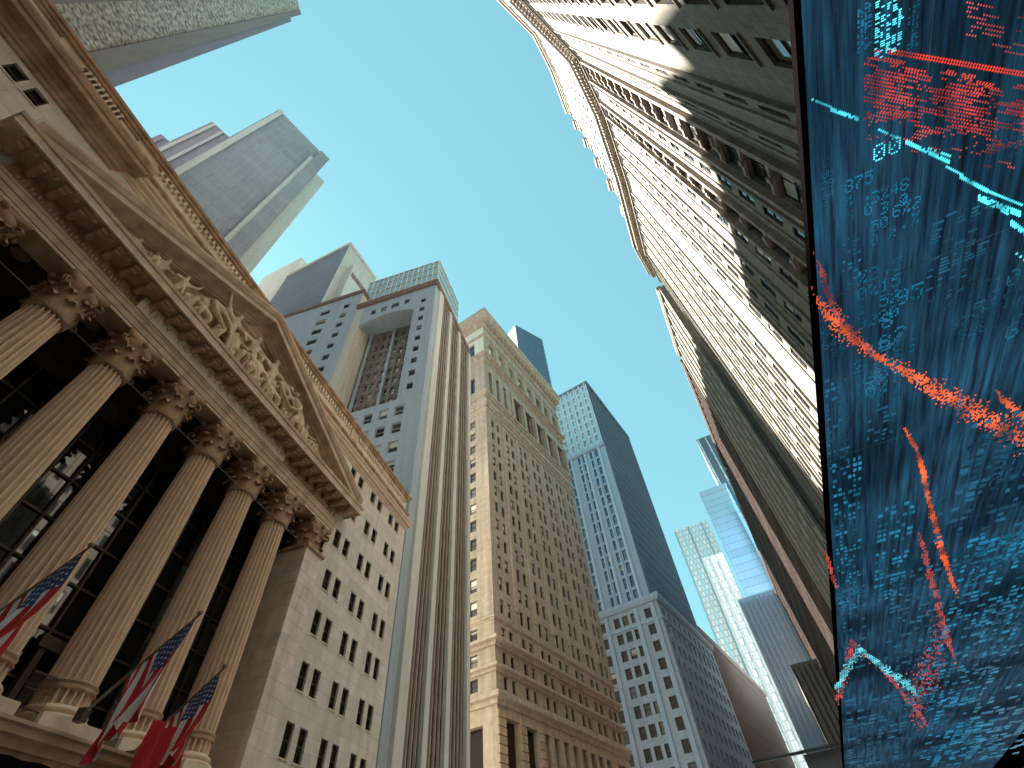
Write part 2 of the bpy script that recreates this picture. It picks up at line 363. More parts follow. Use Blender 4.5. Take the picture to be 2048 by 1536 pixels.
t_ = link('lettering', me, fp, (S(11.8), -.957, 21.5)); t_.rotation_euler = (math.pi/2, 0, 0)
# scroll ornament left and right of the panel
orn = M()
for k in range(34):
    for (a, b) in ((-.3, 5.7), (17.9, 23.8)):
        x = S(a+(b-a)*(k+.5)/34)
        orn.lathe([(.01, 21.2+.1*(k % 2)), (.07, 21.27+.1*(k % 2)), (.05, 21.4+.1*(k % 2)), (.01, 21.5+.1*(k % 2))], 6, (x, -.74))
stuff(orn.build('frieze_ornament', 'marble', NY))
CX0, CX1 = S(-.5), S(24.0)
M().sweep([(CX0, 3.2), (CX0, -.55), (CX1, -.55), (CX1, -.3)], [(-.5, 22.0), (.95, 22.02), (1.32, 22.02), (1.34, 21.94), (1.45, 21.94), (1.45, 22.34), (1.52, 22.38), (1.56, 22.55), (-.5, 22.6)]).build('corona', 'marble', NY)
mod = M(); mod.box(-.17, .17, -1.78, -.8, 21.72, 22.03); mod.box(-.2, .2, -1.82, -.8, 21.955, 22.022); mod.box(-.13, .13, -1.66, -.8, 21.6, 21.74)
mod = mod.mesh('modillion', 'marble_brown')
ros = M().lathe([(.02, 21.9), (.09, 21.93), (.12, 22.0), (.07, 22.05)], 8, (.47, -1.55)).mesh('rosette', 'marble_pale')
k = 0; x = CX0-.6
while x < CX1+.8:
    o = link('modillion', mod, NY, (x, 0, 0)); link('rosette', ros, o); x += .94
# pediment
RA, RE, RX = 28.85, 23.0, 13.35
rz = lambda s_: RA-(RA-RE)*abs(s_-SC)/RX
ty = M(); ty.q((S(-.4), -.72, 22.55), (S(23.9), -.72, 22.55), (S(SC), -.72, RA-.7)); ty.q((S(-.4), 0, 22.55), (S(SC), 0, RA-.7), (S(23.9), 0, 22.55))
for sg in (-1, 1):
    e0, e1 = SC+sg*.15, SC+sg*12.2; fl2 = M()
    fl2.grid([[(S(x_), y_, rz(x_)+z_) for y_, z_ in ((-1.89, -.86), (-2.0, -.86), (-2.0, -.78), (-1.89, -.78))] for x_ in (e0, e1)], True); fl2.build('rake_fillet', 'marble_pale', NY)
M().box(CX0-1.4, CX1+1.4, -2.012, -1.9, 21.925, 22.0).build('corona_fillet', 'marble_pale', NY)
ty = ty.build('tympanum', 'marble_brown', NY)
prof = [(-.6, -1.3), (-1.0, -1.3), (-1.02, -1.18), (-1.14, -1.14), (-1.16, -1.0), (-1.34, -.94), (-1.36, -.82), (-1.88, -.78), (-1.9, -.84), (-1.98, -.84), (-1.98, -.5), (-2.06, -.45), (-2.2, -.18), (-2.2, 0), (-.3, .06)]
rk = M()
rk.grid([[(S(s_), y, max(z+rz(s_), 22.0+.001*i)) for i, (y, z) in enumerate(prof)] for s_ in (-1.55, SC, 25.05)], True)
rk.q(*[(S(-1.55), y, max(z+rz(-1.55), 22.0+.001*i)) for i, (y, z) in enumerate(prof)]); rk.q(*[(S(25.05), y, max(z+rz(25.05), 22.0+.001*i)) for i, (y, z) in reversed(list(enumerate(prof)))])
rk.build('raking_cornice', 'marble', NY)
# carved figures: one skinned body each
def figure(x, pts, edges, parent, scale=1.0, flip=1, y=-1.22):
    me = bpy.data.meshes.new('carved_figure'); vs_ = []; rad = []
    for (px, py, pz, r) in pts: vs_.append((x+px*scale*flip, y+py*scale, 22.58+pz*scale)); rad.append(r*scale)
    me.from_pydata(vs_, edges, []); me.materials.append(MT['sculpt'])
    o = link('carved_figure', me, parent); sk = o.modifiers.new('skin', 'SKIN'); sk.use_smooth_shade = True
    for i, d in enumerate(me.skin_vertices[0].data): d.radius = (rad[i], rad[i]); d.use_root = (i == 0)
    sb = o.modifiers.new('sub', 'SUBSURF'); sb.levels = 1; sb.render_levels = 1
    return o
# joints: 0 pelvis 1 waist 2 chest 3 neck 4 head 5/6 shoulder,elbow,hand L... robe folds hang from the pelvis
def body(pel, chest, head, handL, handR, kneeL, footL, kneeR, footR, folds=()):
    P = []; E_ = []
    pv, ch, hd = Vector(pel), Vector(chest), Vector(head)
    side = Vector((.21, 0, 0))
    def add(v, r): P.append((v[0], v[1], v[2], r)); return len(P)-1
    a = add(pv, .19); b = add(pv.lerp(ch, .5), .16); c = add(ch, .2); n = add(ch.lerp(hd, .55), .075); h = add(hd, .135); h2 = add(hd+(hd-ch).normalized()*.12, .11)
    E_ += [(a, b), (b, c), (c, n), (n, h), (h, h2)]
    for sg, hand in ((-1, handL), (1, handR)):
        sh = ch+side*sg*1.05+(hd-ch)*.12; hv = Vector(hand); mid = sh.lerp(hv, .5)+Vector((.1*sg, -.06, -.08))
        i = add(sh, .1); j = add(mid, .08); k = add(hv, .055); l = add(hv+(hv-mid).normalized()*.13, .06); E_ += [(c, i), (i, j), (j, k), (k, l)]
    for sg, kn, ft in ((-1, kneeL, footL), (1, kneeR, footR)):
        kv, fv = Vector(kn), Vector(ft); i = add(pv+side*sg*.5+Vector((0, -.02, -.1)), .15); j = add(kv, .11); k = add(fv, .065); l = add(fv+Vector((.05*sg, -.18, -.02)), .055)
        E_ += [(a, i), (i, j), (j, k), (k, l)]
    for f in folds:
        v0 = pv+Vector((f[0]*.5, -.12, -.05)); v1 = pv+Vector((f[0]*.9, -.16, f[1]*.55)); v2 = pv+Vector((f[0]*1.3, -.1, f[1]))
        i = add(v0, .1); j = add(v1, .075); k = add(v2, .09); E_ += [(a, i), (i, j), (j, k)]
    return P, E_
stand = body((0, 0, 1.05), (0, -.02, 1.55), (0, -.05, 1.9), (-.75, -.15, 1.35), (.75, -.15, 1.35), (-.14, -.1, .55), (-.16, 0, .06), (.14, -.12, .55), (.18, 0, .06), [(-.3, -.95), (-.12, -1.0), (.1, -1.0), (.3, -.95)])
raised = body((0, 0, 1.0), (.05, -.05, 1.48), (.1, -.08, 1.82), (-.55, -.2, 1.95), (.55, -.2, 1.2), (-.28, -.15, .52), (-.42, 0, .06), (.24, -.15, .55), (.3, 0, .06), [(-.15, -.7), (.2, -.85), (.34, -.8)])
bent = body((-.25, 0, .85), (.2, -.15, 1.2), (.48, -.2, 1.38), (.55, -.3, .65), (.85, -.25, .8), (-.1, -.25, .5), (-.42, 0, .06), (.22, -.25, .5), (.1, 0, .06), [(-.2, -.6), (.05, -.55)])
crouch = body((0, 0, .5), (.12, -.1, .92), (.2, -.15, 1.22), (-.35, -.3, .55), (.65, -.3, .75), (-.3, -.35, .6), (-.35, -.1, .06), (.4, -.35, .55), (.42, -.1, .06), [(-.25, -.4), (.2, -.42)])
seat_ = body((0, 0, .55), (-.1, 0, 1.05), (-.12, -.05, 1.4), (-.55, -.2, .95), (.35, -.3, .85), (.35, -.35, .65), (.42, -.2, .08), (.18, -.35, .62), (.15, -.2, .08), [(.0, -.45), (.25, -.5), (.42, -.5)])
recl = body((0, 0, .3), (-.5, -.05, .55), (-.8, -.08, .75), (-.75, -.25, .15), (-.1, -.3, .6), (.5, -.12, .42), (.95, -.05, .14), (.55, -.1, .22), (1.05, -.05, .1), [(.4, -.15), (.7, -.15)])
room = lambda s_: max(.4, rz(s_)-1.3-22.6)
for s_, pose, hgt, fl in ((11.75, stand, 1.0, 1), (9.75, raised, .93, 1), (13.7, stand, .88, -1), (8.1, bent, 1.12, 1), (6.55, raised, .86, -1), (15.3, raised, .9, -1), (16.8, bent, 1.05, -1), (18.3, seat_, .95, 1), (5.1, seat_, .95, -1), (3.6, crouch, .9, 1), (19.7, crouch, .9, -1), (1.9, recl, .95, 1), (21.3, recl, .95, -1), (10.7, seat_, .62, 1), (12.8, crouch, .6, -1), (7.3, crouch, .6, 1), (16.1, crouch, .55, 1), (14.4, bent, .7, 1), (4.4, bent, .7, 1), (19.0, bent, .75, 1), (20.6, crouch, .7, 1), (2.8, crouch, .7, -1)):
    top = max(p[2] for p in pose[0])+.14
    sc_ = min(1.95, room(s_)*hgt*1.16/top)
    figure(S(s_), pose[0], pose[1], ty, sc_, fl)
# attic and annex walls (plane y = -.6)
acols = [(24.85, 25.57), (26.1, 26.82), (28.2, 28.92), (29.42, 30.14), (31.55, 32.27), (32.77, 33.49)]
arows = [(.1, 1.7), (4.55, 6.1), (7.55, 9.1), (10.58, 12.05), (13.58, 15.03), (16.4, 17.78), (19.5, 20.85), (22.55, 23.8), (25.65, 26.75)]
LX, RXE = -9.0, 34.75
an = M()
def annex_wall(s0, s1, cols, rows, depth=.22):
    facade(NY, (S(s0), -.6), (S(s1), -.6), GZ, 27.0, [(a-s0, b-s0) for a, b in cols], rows, 'annex', depth, windows=False)
    for a, b in cols:
        for z0, z1 in rows:
            w_, h_ = b-a, z1-z0
            key = ('annexwin', round(w_, 2), round(h_, 2))
            if key not in _wm:
                f = M(); fw = .075
                f.box(0, fw, -.09, 0, 0, h_); f.box(w_-fw, w_, -.09, 0, 0, h_); f.box(fw, w_-fw, -.09, 0, 0, fw); f.box(fw, w_-fw, -.09, 0, h_-fw, h_); f.box(fw, w_-fw, -.08, -.01, h_*.5-.03, h_*.5+.03)
                p = M(); p.q((fw, -.02, fw), (w_-fw, -.02, fw), (w_-fw, -.02, h_*.5-.03), (fw, -.02, h_*.5-.03)); p.q((fw, -.035, h_*.5+.03), (w_-fw, -.035, h_*.5+.03), (w_-fw, -.035, h_-fw), (fw, -.035, h_-fw))
                sl_ = M().box(-.05, w_+.05, -.27, -.02, -.07, -.004)
                _wm[key] = (f.mesh('window', 'frame_dk'), p.mesh('pane', 'glass_dk'), sl_.mesh('sill', 'marble_pale'))
            f, p, sl_ = _wm[key]
            o = link('window', f, NY, (S(a), -.6+depth, z0)); link('pane', p, o); link('sill', sl_, o)
annex_wall(23.93, RXE, acols, arows)
annex_wall(LX, -.43, [(-8.05, -7.4), (-7.0, -6.35), (-3.85, -3.2), (-2.9, -2.25)], [(25.05, 26.0), (21.6, 22.8), (18.2, 19.6), (15, 16.4)])
M().box(S(-.43), S(23.93), -.6, 1.0, 21.3, 27.0).build('attic_wall', 'annex', NY)
M().box(S(-75), S(-20), 0, 24, GZ, 112).build('unseen_sky_block', 'sky_block', NY)  # unseen mass added behind the camera to cut sky light
shell(NY, [(S(LX), -.6), (S(RXE), -.6), (S(RXE), 34), (S(LX), 34)], GZ, 28.4, 'annex', True, (0,))
cp = [(-.2, 26.85), (.06, 26.85), (.08, 27.0), (.16, 27.03), (.17, 27.16), (.3, 27.25), (.36, 27.3), (.37, 27.48), (.46, 27.55), (.5, 27.72), (-.2, 27.78)]
M().sweep([(S(LX), 34), (S(LX), -.6), (S(RXE), -.6), (S(RXE), 34)], cp).build('main_cornice', 'column', NY)
cp2 = [(.0, 26.35), (.12, 26.38), (.14, 26.6), (.24, 26.64), (.26, 26.85), (.4, 26.95), (.42, 27.12), (.85, 27.2), (.87, 27.5), (.95, 27.54), (1.04, 27.8), (1.06, 27.95), (0, 28.1)]
M().sweep([(S(LX)-.0, -.6), (S(.75), -.6), (S(.75), -.55)], cp2).build('corner_cornice', 'marble_brown', NY)
M().sweep([(S(LX), 34), (S(LX), -.45), (S(RXE)-.1, -.45), (S(RXE)-.1, 34)], [(-.3, 27.7), (.0, 27.7), (0, 30.05), (-.3, 30.05)]).build('parapet', 'marble_pale', NY)
PPATH = [(S(LX), 34), (S(LX), -.45), (S(RXE)-.1, -.45), (S(RXE)-.1, 34)]
M().sweep(PPATH, [(-.2, 28.3), (.14, 28.32), (.2, 28.5), (.3, 28.55), (.32, 28.72), (.12, 28.86), (-.2, 28.88)]).build('parapet_base_moulding', 'marble_brown', NY)
M().sweep(PPATH, [(-.35, 30.03), (.1, 30.05), (.12, 30.2), (.22, 30.24), (.24, 30.42), (.34, 30.48), (.36, 30.7), (-.35, 30.76)]).build('parapet_coping', 'marble_brown', NY)
dn = M()
for a, b in ((1.9, 10.6), (13.2, 23.4), (25, 34)):
    x = a
    while x < b: dn.box(S(x), S(x)+.17, -.62, -.44, 29.66, 30.035); x += .36
stuff(dn.build('parapet_dentils', 'marble_pale', NY))
for a, b in ((.2, 1.6), (10.9, 12.8), (23.7, 24.7), (-4.6, -3.3)): M().box(S(a), S(b), -.56, -.44, 28.87, 30.04).build('parapet_pedestal', 'marble', NY)
rec = M().box(S(-3.2), S(-.9), -.5, -.44, 28.85, 30.1).build('baluster_shade_sheet', 'bronze', NY)  # flat dark sheet stands in for the shade behind the balusters
bal = M().lathe([(.07, 28.85), (.09, 28.95), (.05, 29.05), (.11, 29.3), (.05, 29.7), (.06, 29.95), (.09, 30.08)], 10).mesh('baluster', 'marble_pale'); bal.shade_smooth()
for k in range(9): link('baluster', bal, rec, (S(-3.05+k*.25), -.58, 0))
# portico interior
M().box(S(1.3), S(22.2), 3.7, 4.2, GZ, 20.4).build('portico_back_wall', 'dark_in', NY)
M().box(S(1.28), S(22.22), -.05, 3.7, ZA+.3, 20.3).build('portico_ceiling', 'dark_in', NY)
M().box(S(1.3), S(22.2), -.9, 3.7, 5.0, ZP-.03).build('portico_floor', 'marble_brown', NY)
NXP, PZ = 20, [6.2, 8.3, 10.1, 11.9, 13.7, 15.5, 17.3, 19.0]
pw = (22.2-1.3)/NXP
_pm = {}
for i in range(NXP):
    for j in range(len(PZ)-1):
        hh = round(PZ[j+1]-PZ[j]-.1, 3)
        if hh not in _pm:
            p = M(); p.box(0, pw-.1, 0, .03, 0, hh); _pm[hh] = p.mesh('pane', 'glass_big')
        o = link('pane', _pm[hh], NY, (S(1.3)+i*pw+.05, 3.52, PZ[j]+.05)); o.rotation_euler = (R(random.uniform(-.25, .25)), 0, R(random.uniform(-.3, .3)))
mu = M().box(-.05, .05, -.12, .1, 6.0, 19.1).mesh('mullion', 'bronze')
for i in range(NXP+1): link('mullion', mu, NY, (S(1.3)+i*pw, 3.5, 0))
tr = M().box(S(1.3), S(22.2), -.09, .09, -.05, .05).mesh('transom', 'bronze')
for z in PZ: link('transom', tr, NY, (0, 3.5, z))
for s_ in (8.53, 14.98):                        # bronze door surrounds deep in the porch
    d = M(); d.box(S(s_)-1.3, S(s_)-1.05, 3.1, 3.36, ZP, 9.3); d.box(S(s_)+1.05, S(s_)+1.3, 3.1, 3.36, ZP, 9.3); d.box(S(s_)-1.5, S(s_)+1.5, 3.0, 3.36, 9.3, 9.75); d.build('door_surround', 'bronze', NY)
# ceiling medallions between the columns
md = M().lathe([(.05, ZA+.14), (.3, ZA+.16), (.36, ZA+.24), (.3, ZA+.31)], 14).mesh('ceiling_medallion', 'marble_brown')
for s_ in [(a+b)/2 for a, b in zip(CS, CS[1:])]+[2.2, 21.3]: link('ceiling_medallion', md, NY, (S(s_), .9, 0))
# podium with arches
pod = facade(NY, (S(-.42), -2.1), (S(23.92), -2.1), GZ, 5.3, [(1.4+k*3.23+.55, 1.4+k*3.23+2.7) for k in range(7)], [(GZ+.1, 3.1)], 'marble_brown', .7, windows=False, name='podium')
for k in range(7):
    x = S(-.42+1.4+k*3.23+.55)+1.07
    a = M(); rows = []
    for j in range(15):
        th = math.pi*j/14; rows.append([(x+r*math.cos(th), y, 3.0+r*.95*math.sin(th)) for r, y in ((1.05, -2.09), (1.05, -2.25), (1.25, -2.31), (1.45, -2.25), (1.5, -2.09))])
    a.grid(rows); a.build('arch_moulding', 'marble', NY)
    a = M(); a.q(*[(x+1.06*math.cos(math.pi*j/14), -2.106, 3.0+1.0*math.sin(math.pi*j/14)) for j in range(15)]); a.build('arch_glazing', 'glass_dk', NY)
M().sweep([(S(-.42), 3), (S(-.42), -2.1), (S(23.92), -2.1), (S(23.92), -.6)], [(-1.9, 4.85), (.05, 4.85), (.1, 5.05), (.25, 5.1), (.28, 5.28), (.36, 5.33), (.36, 5.42), (-1.9, 5.42)]).build('podium_ledge', 'marble', NY)
rl = M()
for k in range(15): rl.box(-.72+k*.1, -.70+k*.1, -1.0, -.98, 5.42, 7.05)
rl.box(-.76, .74, -1.01, -.97, 7.03, 7.08); rl.box(-.76, .74, -1.01, -.97, 6.1, 6.14); rl.box(-.76, .74, -1.01, -.97, 6.6, 6.63)
rl = rl.mesh('balcony_railing', 'bronze')
for s_ in [(a+b)/2 for a, b in zip(CS, CS[1:])]: o = link('balcony_railing', rl, NY, (S(s_), 0, 0)); o.scale.x = .55 if s_ > 12 else .62
tag(M().tube([tuple(Vector((0, 0, 0))) for _ in ()] or [(0, 0, 0), (7, 0, -.06), (14, 0, -.09), (20.9, 0, 0)], .022, 6).build('cable', 'steel'), 'thin cable strung across the column capitals', 'cable')
cb = bpy.data.objects['cable']; pc = tA*1.4+lA*18.95; cb.location = (pc.x, pc.y, 17.5); cb.rotation_euler = (0, 0, R(90-AZA))
# ------------------------------------------------------------------ flags on the podium
def ny(s_, m_, z): p = tA*s_+lA*m_; return Vector((p.x, p.y, z))
def flag(butt, tip, hoist, fly, label_pole, label_flag, seed, drift=(0, 0)):
    rr = random.Random(seed); b, t = Vector(butt), Vector(tip)
    pole = M(); pole.tube([b, b.lerp(t, .5), t], [.055, .05, .035], 10); po = M().lathe([(.01, -.02), (.07, .03), (.09, .09), (.05, .16), (.01, .18)], 10)
    root = tag(link('flagpole', None, None, b), label_pole, 'flagpole', 'flagpoles on the exchange podium')
    for v in range(len(pole.v)): pole.v[v] = tuple(Vector(pole.v[v])-b)
    pole.build('shaft', 'brass', root, True); f = po.build('finial', 'brass', root, True); f.location = t-b
    br = M().box(-.14, .14, -.14, .14, -.25, .12); br.build('bracket', 'bronze', root)
    d = (b-t).normalized(); side = Vector((tA.x, tA.y, 0)); NU, NV = 36, 39
    def P(u, v):
        vv = v*(1-.30*u**1.1)
        p = t+d*(.12+hoist*vv)+Vector((0, 0, -1))*fly*u*(1-.06*math.sin(v*3))
        wv = math.sin(v*17+seed+u*2.2)*.20*u**.8+math.sin(v*8-u*4+seed*2)*.13*u
        p += side*wv+Vector((drift[0], drift[1], 0))*u*u
        p += d.cross(side)*math.cos(v*17+seed)*.07*u
        return p
    m = M()
    for j in range(NV):
        for i in range(NU):
            u0, u1, v0, v1 = i/NU, (i+1)/NU, j/NV, (j+1)/NV; st = int((v0+1e-6)*13)
            m.k = 2 if (st < 7 and u1 <= .4) else (0 if st % 2 == 0 else 1)
            m.q(P(u0, v0)-b, P(u1, v0)-b, P(u1, v1)-b, P(u0, v1)-b)
    fl = tag(link('flag', None, None, b), label_flag, 'flag', 'flags on the exchange front')
    cl = m.build('cloth', ['red', 'white', 'navy'], fl)
    st = M()
    for r_ in range(9):
        for c_ in range(6 if r_ % 2 == 0 else 5):
            u = .4*((c_+.5+(r_ % 2)*.5)/6); v = (7/13)*((r_+.75)/9.5); e = .004
            for sgn in (1, -1):
                c0 = P(u, v); nu = (P(u+e, v)-c0).normalized(); nv = (P(u, v+e)-c0).normalized(); n = nu.cross(nv)*.012*sgn
                st.q(*[c0-b+n+(nu*math.cos(a_)+nv*math.sin(a_))*(.048 if k % 2 == 0 else .022) for k, a_ in [(k, math.pi*2*k/10) for k in range(10)]])
    stuff(st.build('stars', 'white', cl))
flag(ny(13.3, 18.35, 6.25), ny(13.3, 15.3, 8.82), 2.45, 3.0, 'bronze flagpole angled out from the podium, middle of the three', 'stars and stripes hanging from the middle flagpole', 3, (-.3, -.2))
flag(ny(8.6, 18.35, 6.25), ny(8.6, 15.3, 8.82), 2.45, 2.9, 'bronze flagpole nearest the left edge of the photo', 'stars and stripes cut off by the left edge of the photo', 8, (-.2, -.3))
flag(ny(15.7, 18.35, 5.6), ny(15.7, 15.7, 7.92), 2.3, 2.5, 'bronze flagpole nearest the pale end pier', 'stars and stripes nearest the pale end pier, above a plain red cloth', 14, (-.35, -.1))
rb = M()
rows = []
for i in range(13):
    rows.append([ny(14.5+1.7*j/14, 16.6+.16*math.sin(j*1.5+i*.2), 6.1-.13*i+.05*math.sin(j*.9)) for j in range(15)])
rb.grid(rows); rb.grid([[p+Vector((.012, 0, 0)) for p in r] for r in rows]); o = rb.build('red_banner', 'red', None, True); tag(o, 'plain red cloth hanging below the flag by the end pier', 'banner')
aw = M(); rows = []
for i in range(9):
    a = math.pi*i/16; rows.append([ny(9.2+2.2*j/8, 16.4-1.3*math.sin(a), 3.35+.9*math.cos(a)+.02*math.sin(j*2)) for j in range(9)])
aw.grid(rows); aw.grid([[p+Vector((0, 0, -.03)) for p in r] for r in rows]); tag(aw.build('canopy', 'black', None, True), 'near-black fabric canopy at the lower left corner', 'canopy')
# ------------------------------------------------------------------ tower helper
class Tower:
    """corner P nearest the street, right face along azimuth a, left face along a-90; outward faces look at the street and the camera"""
    def __init__(s, name, label, P, a, Lr, Ll, H, group=None):
        s.P = Vector(P); s.a = a; s.H = H; s.Lr = Lr; s.Ll = Ll
        s.root = thing(name, label, 'building', (P[0], P[1], 0), 0, group)
        s.dr = dirv(a); s.dl = dirv(a-90); O = Vector((0, 0)); s.pts = [s.dl*Ll, O, s.dr*Lr, s.dr*Lr+s.dl*Ll]
    def left(s, z0, z1, cols, rows, material, off=0, u0=0, u1=None, **k):     # u from the corner to the left
        u1 = s.Ll if u1 is None else u1; d = -s.dr*off
        c = [(u1-b, u1-a_) for a_, b in cols]
        return facade(s.root, s.dl*u1+d, s.dl*u0+d, z0, z1, c, rows, material, **k)
    def right(s, z0, z1, cols, rows, material, off=0, u0=0, u1=None, **k):
        u1 = s.Lr if u1 is None else u1; d = -s.dl*off
        return facade(s.root, s.dr*u0+d, s.dr*u1+d, z0, z1, [(a_-u0, b-u0) for a_, b in cols], rows, material, **k)
    def body(s, z0, z1, material, faces=(2, 3), roof=True): shell(s.root, s.pts, z0, z1, material, roof, [i for i in range(4) if i not in faces])
    def belt(s, prof, material, name='belt_course', grow=0): return M().sweep([s.dl*s.Ll, Vector((0, 0)), s.dr*s.Lr], prof).build(name, material, s.root)
    def fins_r(s, us, w_, out, z0, z1, material, name='rib'):
        me = M().box(0, w_, -out, .05, z0, z1).mesh(name, material); an = math.atan2(s.dr.y, s.dr.x)
        for u in us: link(name, me, s.root, (*(s.dr*u), 0), an)
    def fins_l(s, us, w_, out, z0, z1, material, name='rib'):
        an = math.atan2(-s.dl.y, -s.dl.x); me = M().box(-w_, 0, -out, .05, z0, z1).mesh(name, material)
        for u in us: link(name, me, s.root, (*(s.dl*u), 0), an)
# ------------------------------------------------------------------ ribbed tower beside the exchange
C1 = tA*36.0+lA*20
T = Tower('ribbed_tower', 'blue-grey tower with white vertical ribs and a deep window court, beside the pale annex', C1, AZA, 17.2, 34, 80)
wr = [(1.4, 3.0), (6.2, 7.2), (10.8, 11.8), (16.2, 17.2)]
for a, b in wr: T.fins_r([a], b-a, .35, GZ, 80, 'rib', 'white_rib')
T.right(GZ, 81, [], [], 'b1', u0=0, u1=1.4)
bays = [(3.0, 6.2), (7.2, 10.8), (11.8, 16.2)]
for a, b in bays:
    n = max(4, round((b-a)/.8)); p = (b-a)/n
    g = M().box(a, b, .3, .5, GZ, 79.5).build('glass_strip', 'glass_dk', T.root); g.rotation_euler = (0, 0, math.atan2(T.dr.y, T.dr.x))
    T.fins_r([a+p*k-.16 for k in range(1, n)], .34, .06, GZ, 79.5, 'b1brown', 'mullion')
    T.fins_r([a+p*k+.36 for k in range(0, n)], .08, .02, GZ, 79.5, 'b1pale', 'thin_mullion')
    sp = M().box(a, b, .12, .3, 0, 1.25).mesh('spandrel', 'b1brown')
    for k in range(25): link('spandrel', sp, T.root, (0, 0, -1+k*3.22), math.atan2(T.dr.y, T.dr.x))
T.right(79.5, 81.2, [], [], 'b1pale', off=.1)
YP = 34
T.left(GZ, 49, spans(5, 2.5, 2.25, 1.35), spans(8, 23.0, 3.25, 1.9), 'b1', style='sash', frame='frame_lt', blinds=.5)
T.left(49, 80, [(1.7, 2.7)], spans(9, 50.6, 3.0, 1.4), 'b1', u1=3.8, blinds=.2)
T.left(74.5, 80, [(5.0, 6.0), (7.0, 8.6), (9.4, 10.6), (11.6, 12.6)], [(75.9, 77.6)], 'b1', u0=3.8, u1=14.4)
T.left(49, 80, [], [], 'b1pale', u0=14.4, u1=16)
T.left(49, 87, [(18.2, 19.6), (22.4, 24.6)], spans(9, 55, 3.4, 1.6), 'b1', u0=16, blinds=.1)
D7 = T.dr*3.4
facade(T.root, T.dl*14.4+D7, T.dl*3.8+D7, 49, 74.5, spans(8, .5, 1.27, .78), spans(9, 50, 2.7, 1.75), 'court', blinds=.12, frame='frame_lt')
m = M()
for (p, q) in ((T.dl*14.4, T.dl*14.4+D7), (T.dl*3.8+D7, T.dl*3.8)):
    m = M(); m.q((p.x, p.y, 49), (q.x, q.y, 49), (q.x, q.y, 74.5), (p.x, p.y, 74.5)); m.build('court_side', 'b1pale', T.root)
p = [T.dl*3.8, T.dl*14.4, T.dl*14.4+D7, T.dl*3.8+D7]
for z, nm in ((49, 'court_floor'), (74.5, 'court_ceiling')): m = M(); m.q(*[(a.x, a.y, z) for a in p]); m.build(nm, 'b1', T.root)
# curved hood over the court
hd = M(); rows = []
for k in range(17):
    t = k/16; u = 3.8+10.6*t; dz = 74.5-1.3*abs(2*t-1)**2.2; q = T.dl*u; rows.append([(q.x, q.y, 74.6), (q.x, q.y, dz), (*(q+T.dr*.6), dz)])
hd.grid(rows); hd.build('court_hood', 'b1', T.root)
for u in (4.1, 13.6, 9.0):
    q = T.dl*u+D7; link('court_pilaster', M().box(-.22, .22, -.3, 0, 49, 74.5).mesh('court_pilaster', 'b1'), T.root, (q.x, q.y, 0), math.atan2(-T.dl.y, -T.dl.x))
shell(T.root, T.pts, GZ, 80, 'b1pale', True, (0, 1))
m = M(); a, b, c, d = T.dl*16, T.dl*34, T.dl*34+T.dr*12, T.dl*16+T.dr*12
for p, q in ((b, c), (c, d), (d, a)): m.q((p.x, p.y, 80), (q.x, q.y, 80), (q.x, q.y, 87), (p.x, p.y, 87))
m.q(*[(p.x, p.y, 87) for p in (a, b, c, d)]); m.build('wing_upper_wall', 'b1pale', T.root)
M().sweep([T.dl*15.9, Vector((0, 0)), T.dr*17.2], [(-.3, 79.8), (.35, 79.9), (.5, 80.3), (.55, 80.9), (.3, 81.3), (-.3, 81.3)]).build('roof_cornice', 'b1brown', T.root)
M().sweep([T.dl*34, T.dl*16, T.dl*16+T.dr*9], [(-.2, 86.6), (.3, 86.7), (.4, 87.5), (-.2, 87.6)]).build('wing_cornice', 'b1brown', T.root)
# glass penthouse
pq = [T.dl*17+T.dr*2, T.dl*1+T.dr*2, T.dl*1+T.dr*13, T.dl*17+T.dr*13]
shell(T.root, pq, 81.25, 95, 'glass_cy', True, name='penthouse_glazing')
pm = M()
for k in range(15):
    q = pq[0].lerp(pq[1], k/14); an = T.dr*-.12; pm.box(q.x+an.x-.09, q.x+an.x+.09, q.y+an.y-.09, q.y+an.y+.09, 81.25, 95.1)
for z in (84, 86.8, 89.6, 92.4, 94.95): pm.sweep([pq[0], pq[1], pq[2]], [(0, z-.1), (.16, z-.1), (.16, z+.1), (0, z+.1)])
pm.build('penthouse_frame', 'rib', T.root)
# ------------------------------------------------------------------ beige tower
CB = Vector((-5.4, 59.8))*1.33
T = Tower('limestone_tower', 'tall beige limestone office tower with a columned top, left of the blue tower', CB, 29.5, 33.9, 30, 100)
prs = []
for k in range(7): prs += [(1.55+4.75*k, 2.5+4.75*k), (3.3+4.75*k, 4.25+4.75*k)]
srow = spans(12, 29.1, 3.15, 1.95)
brow = [(20.35, 21.75), (23.0, 24.4), (25.9, 27.4)]
T.right(19, 67.5, prs, brow+srow, 'beige', depth=.35, blinds=.3)
lcol = [(2.6, 3.9)]
T.left(19, 67.5, lcol, brow+srow, 'beige', depth=.35, blinds=.5)
T.fins_r([5.05+4.75*k for k in range(0, 6)], .8, .16, 30.5, 66.8, 'beige_trim', 'pilaster_strip')
bt = lambda z, o, h: [(-.2, z), (o*.3, z), (o*.4, z+h*.35), (o, z+h*.5), (o, z+h*.85), (o*.8, z+h), (-.2, z+h)]
for z, o, h in ((18.6, .75, 1.2), (21.95, .6, .8), (24.75, .9, .95), (27.85, .25, .5), (66.6, .35, .7), (68.4, .5, 1.3), (71.4, .6, 1.2), (83.0, .45, .8), (84.6, .9, 1.0), (92.6, .4, .7)): T.belt(bt(z, o, h), 'beige_trim')
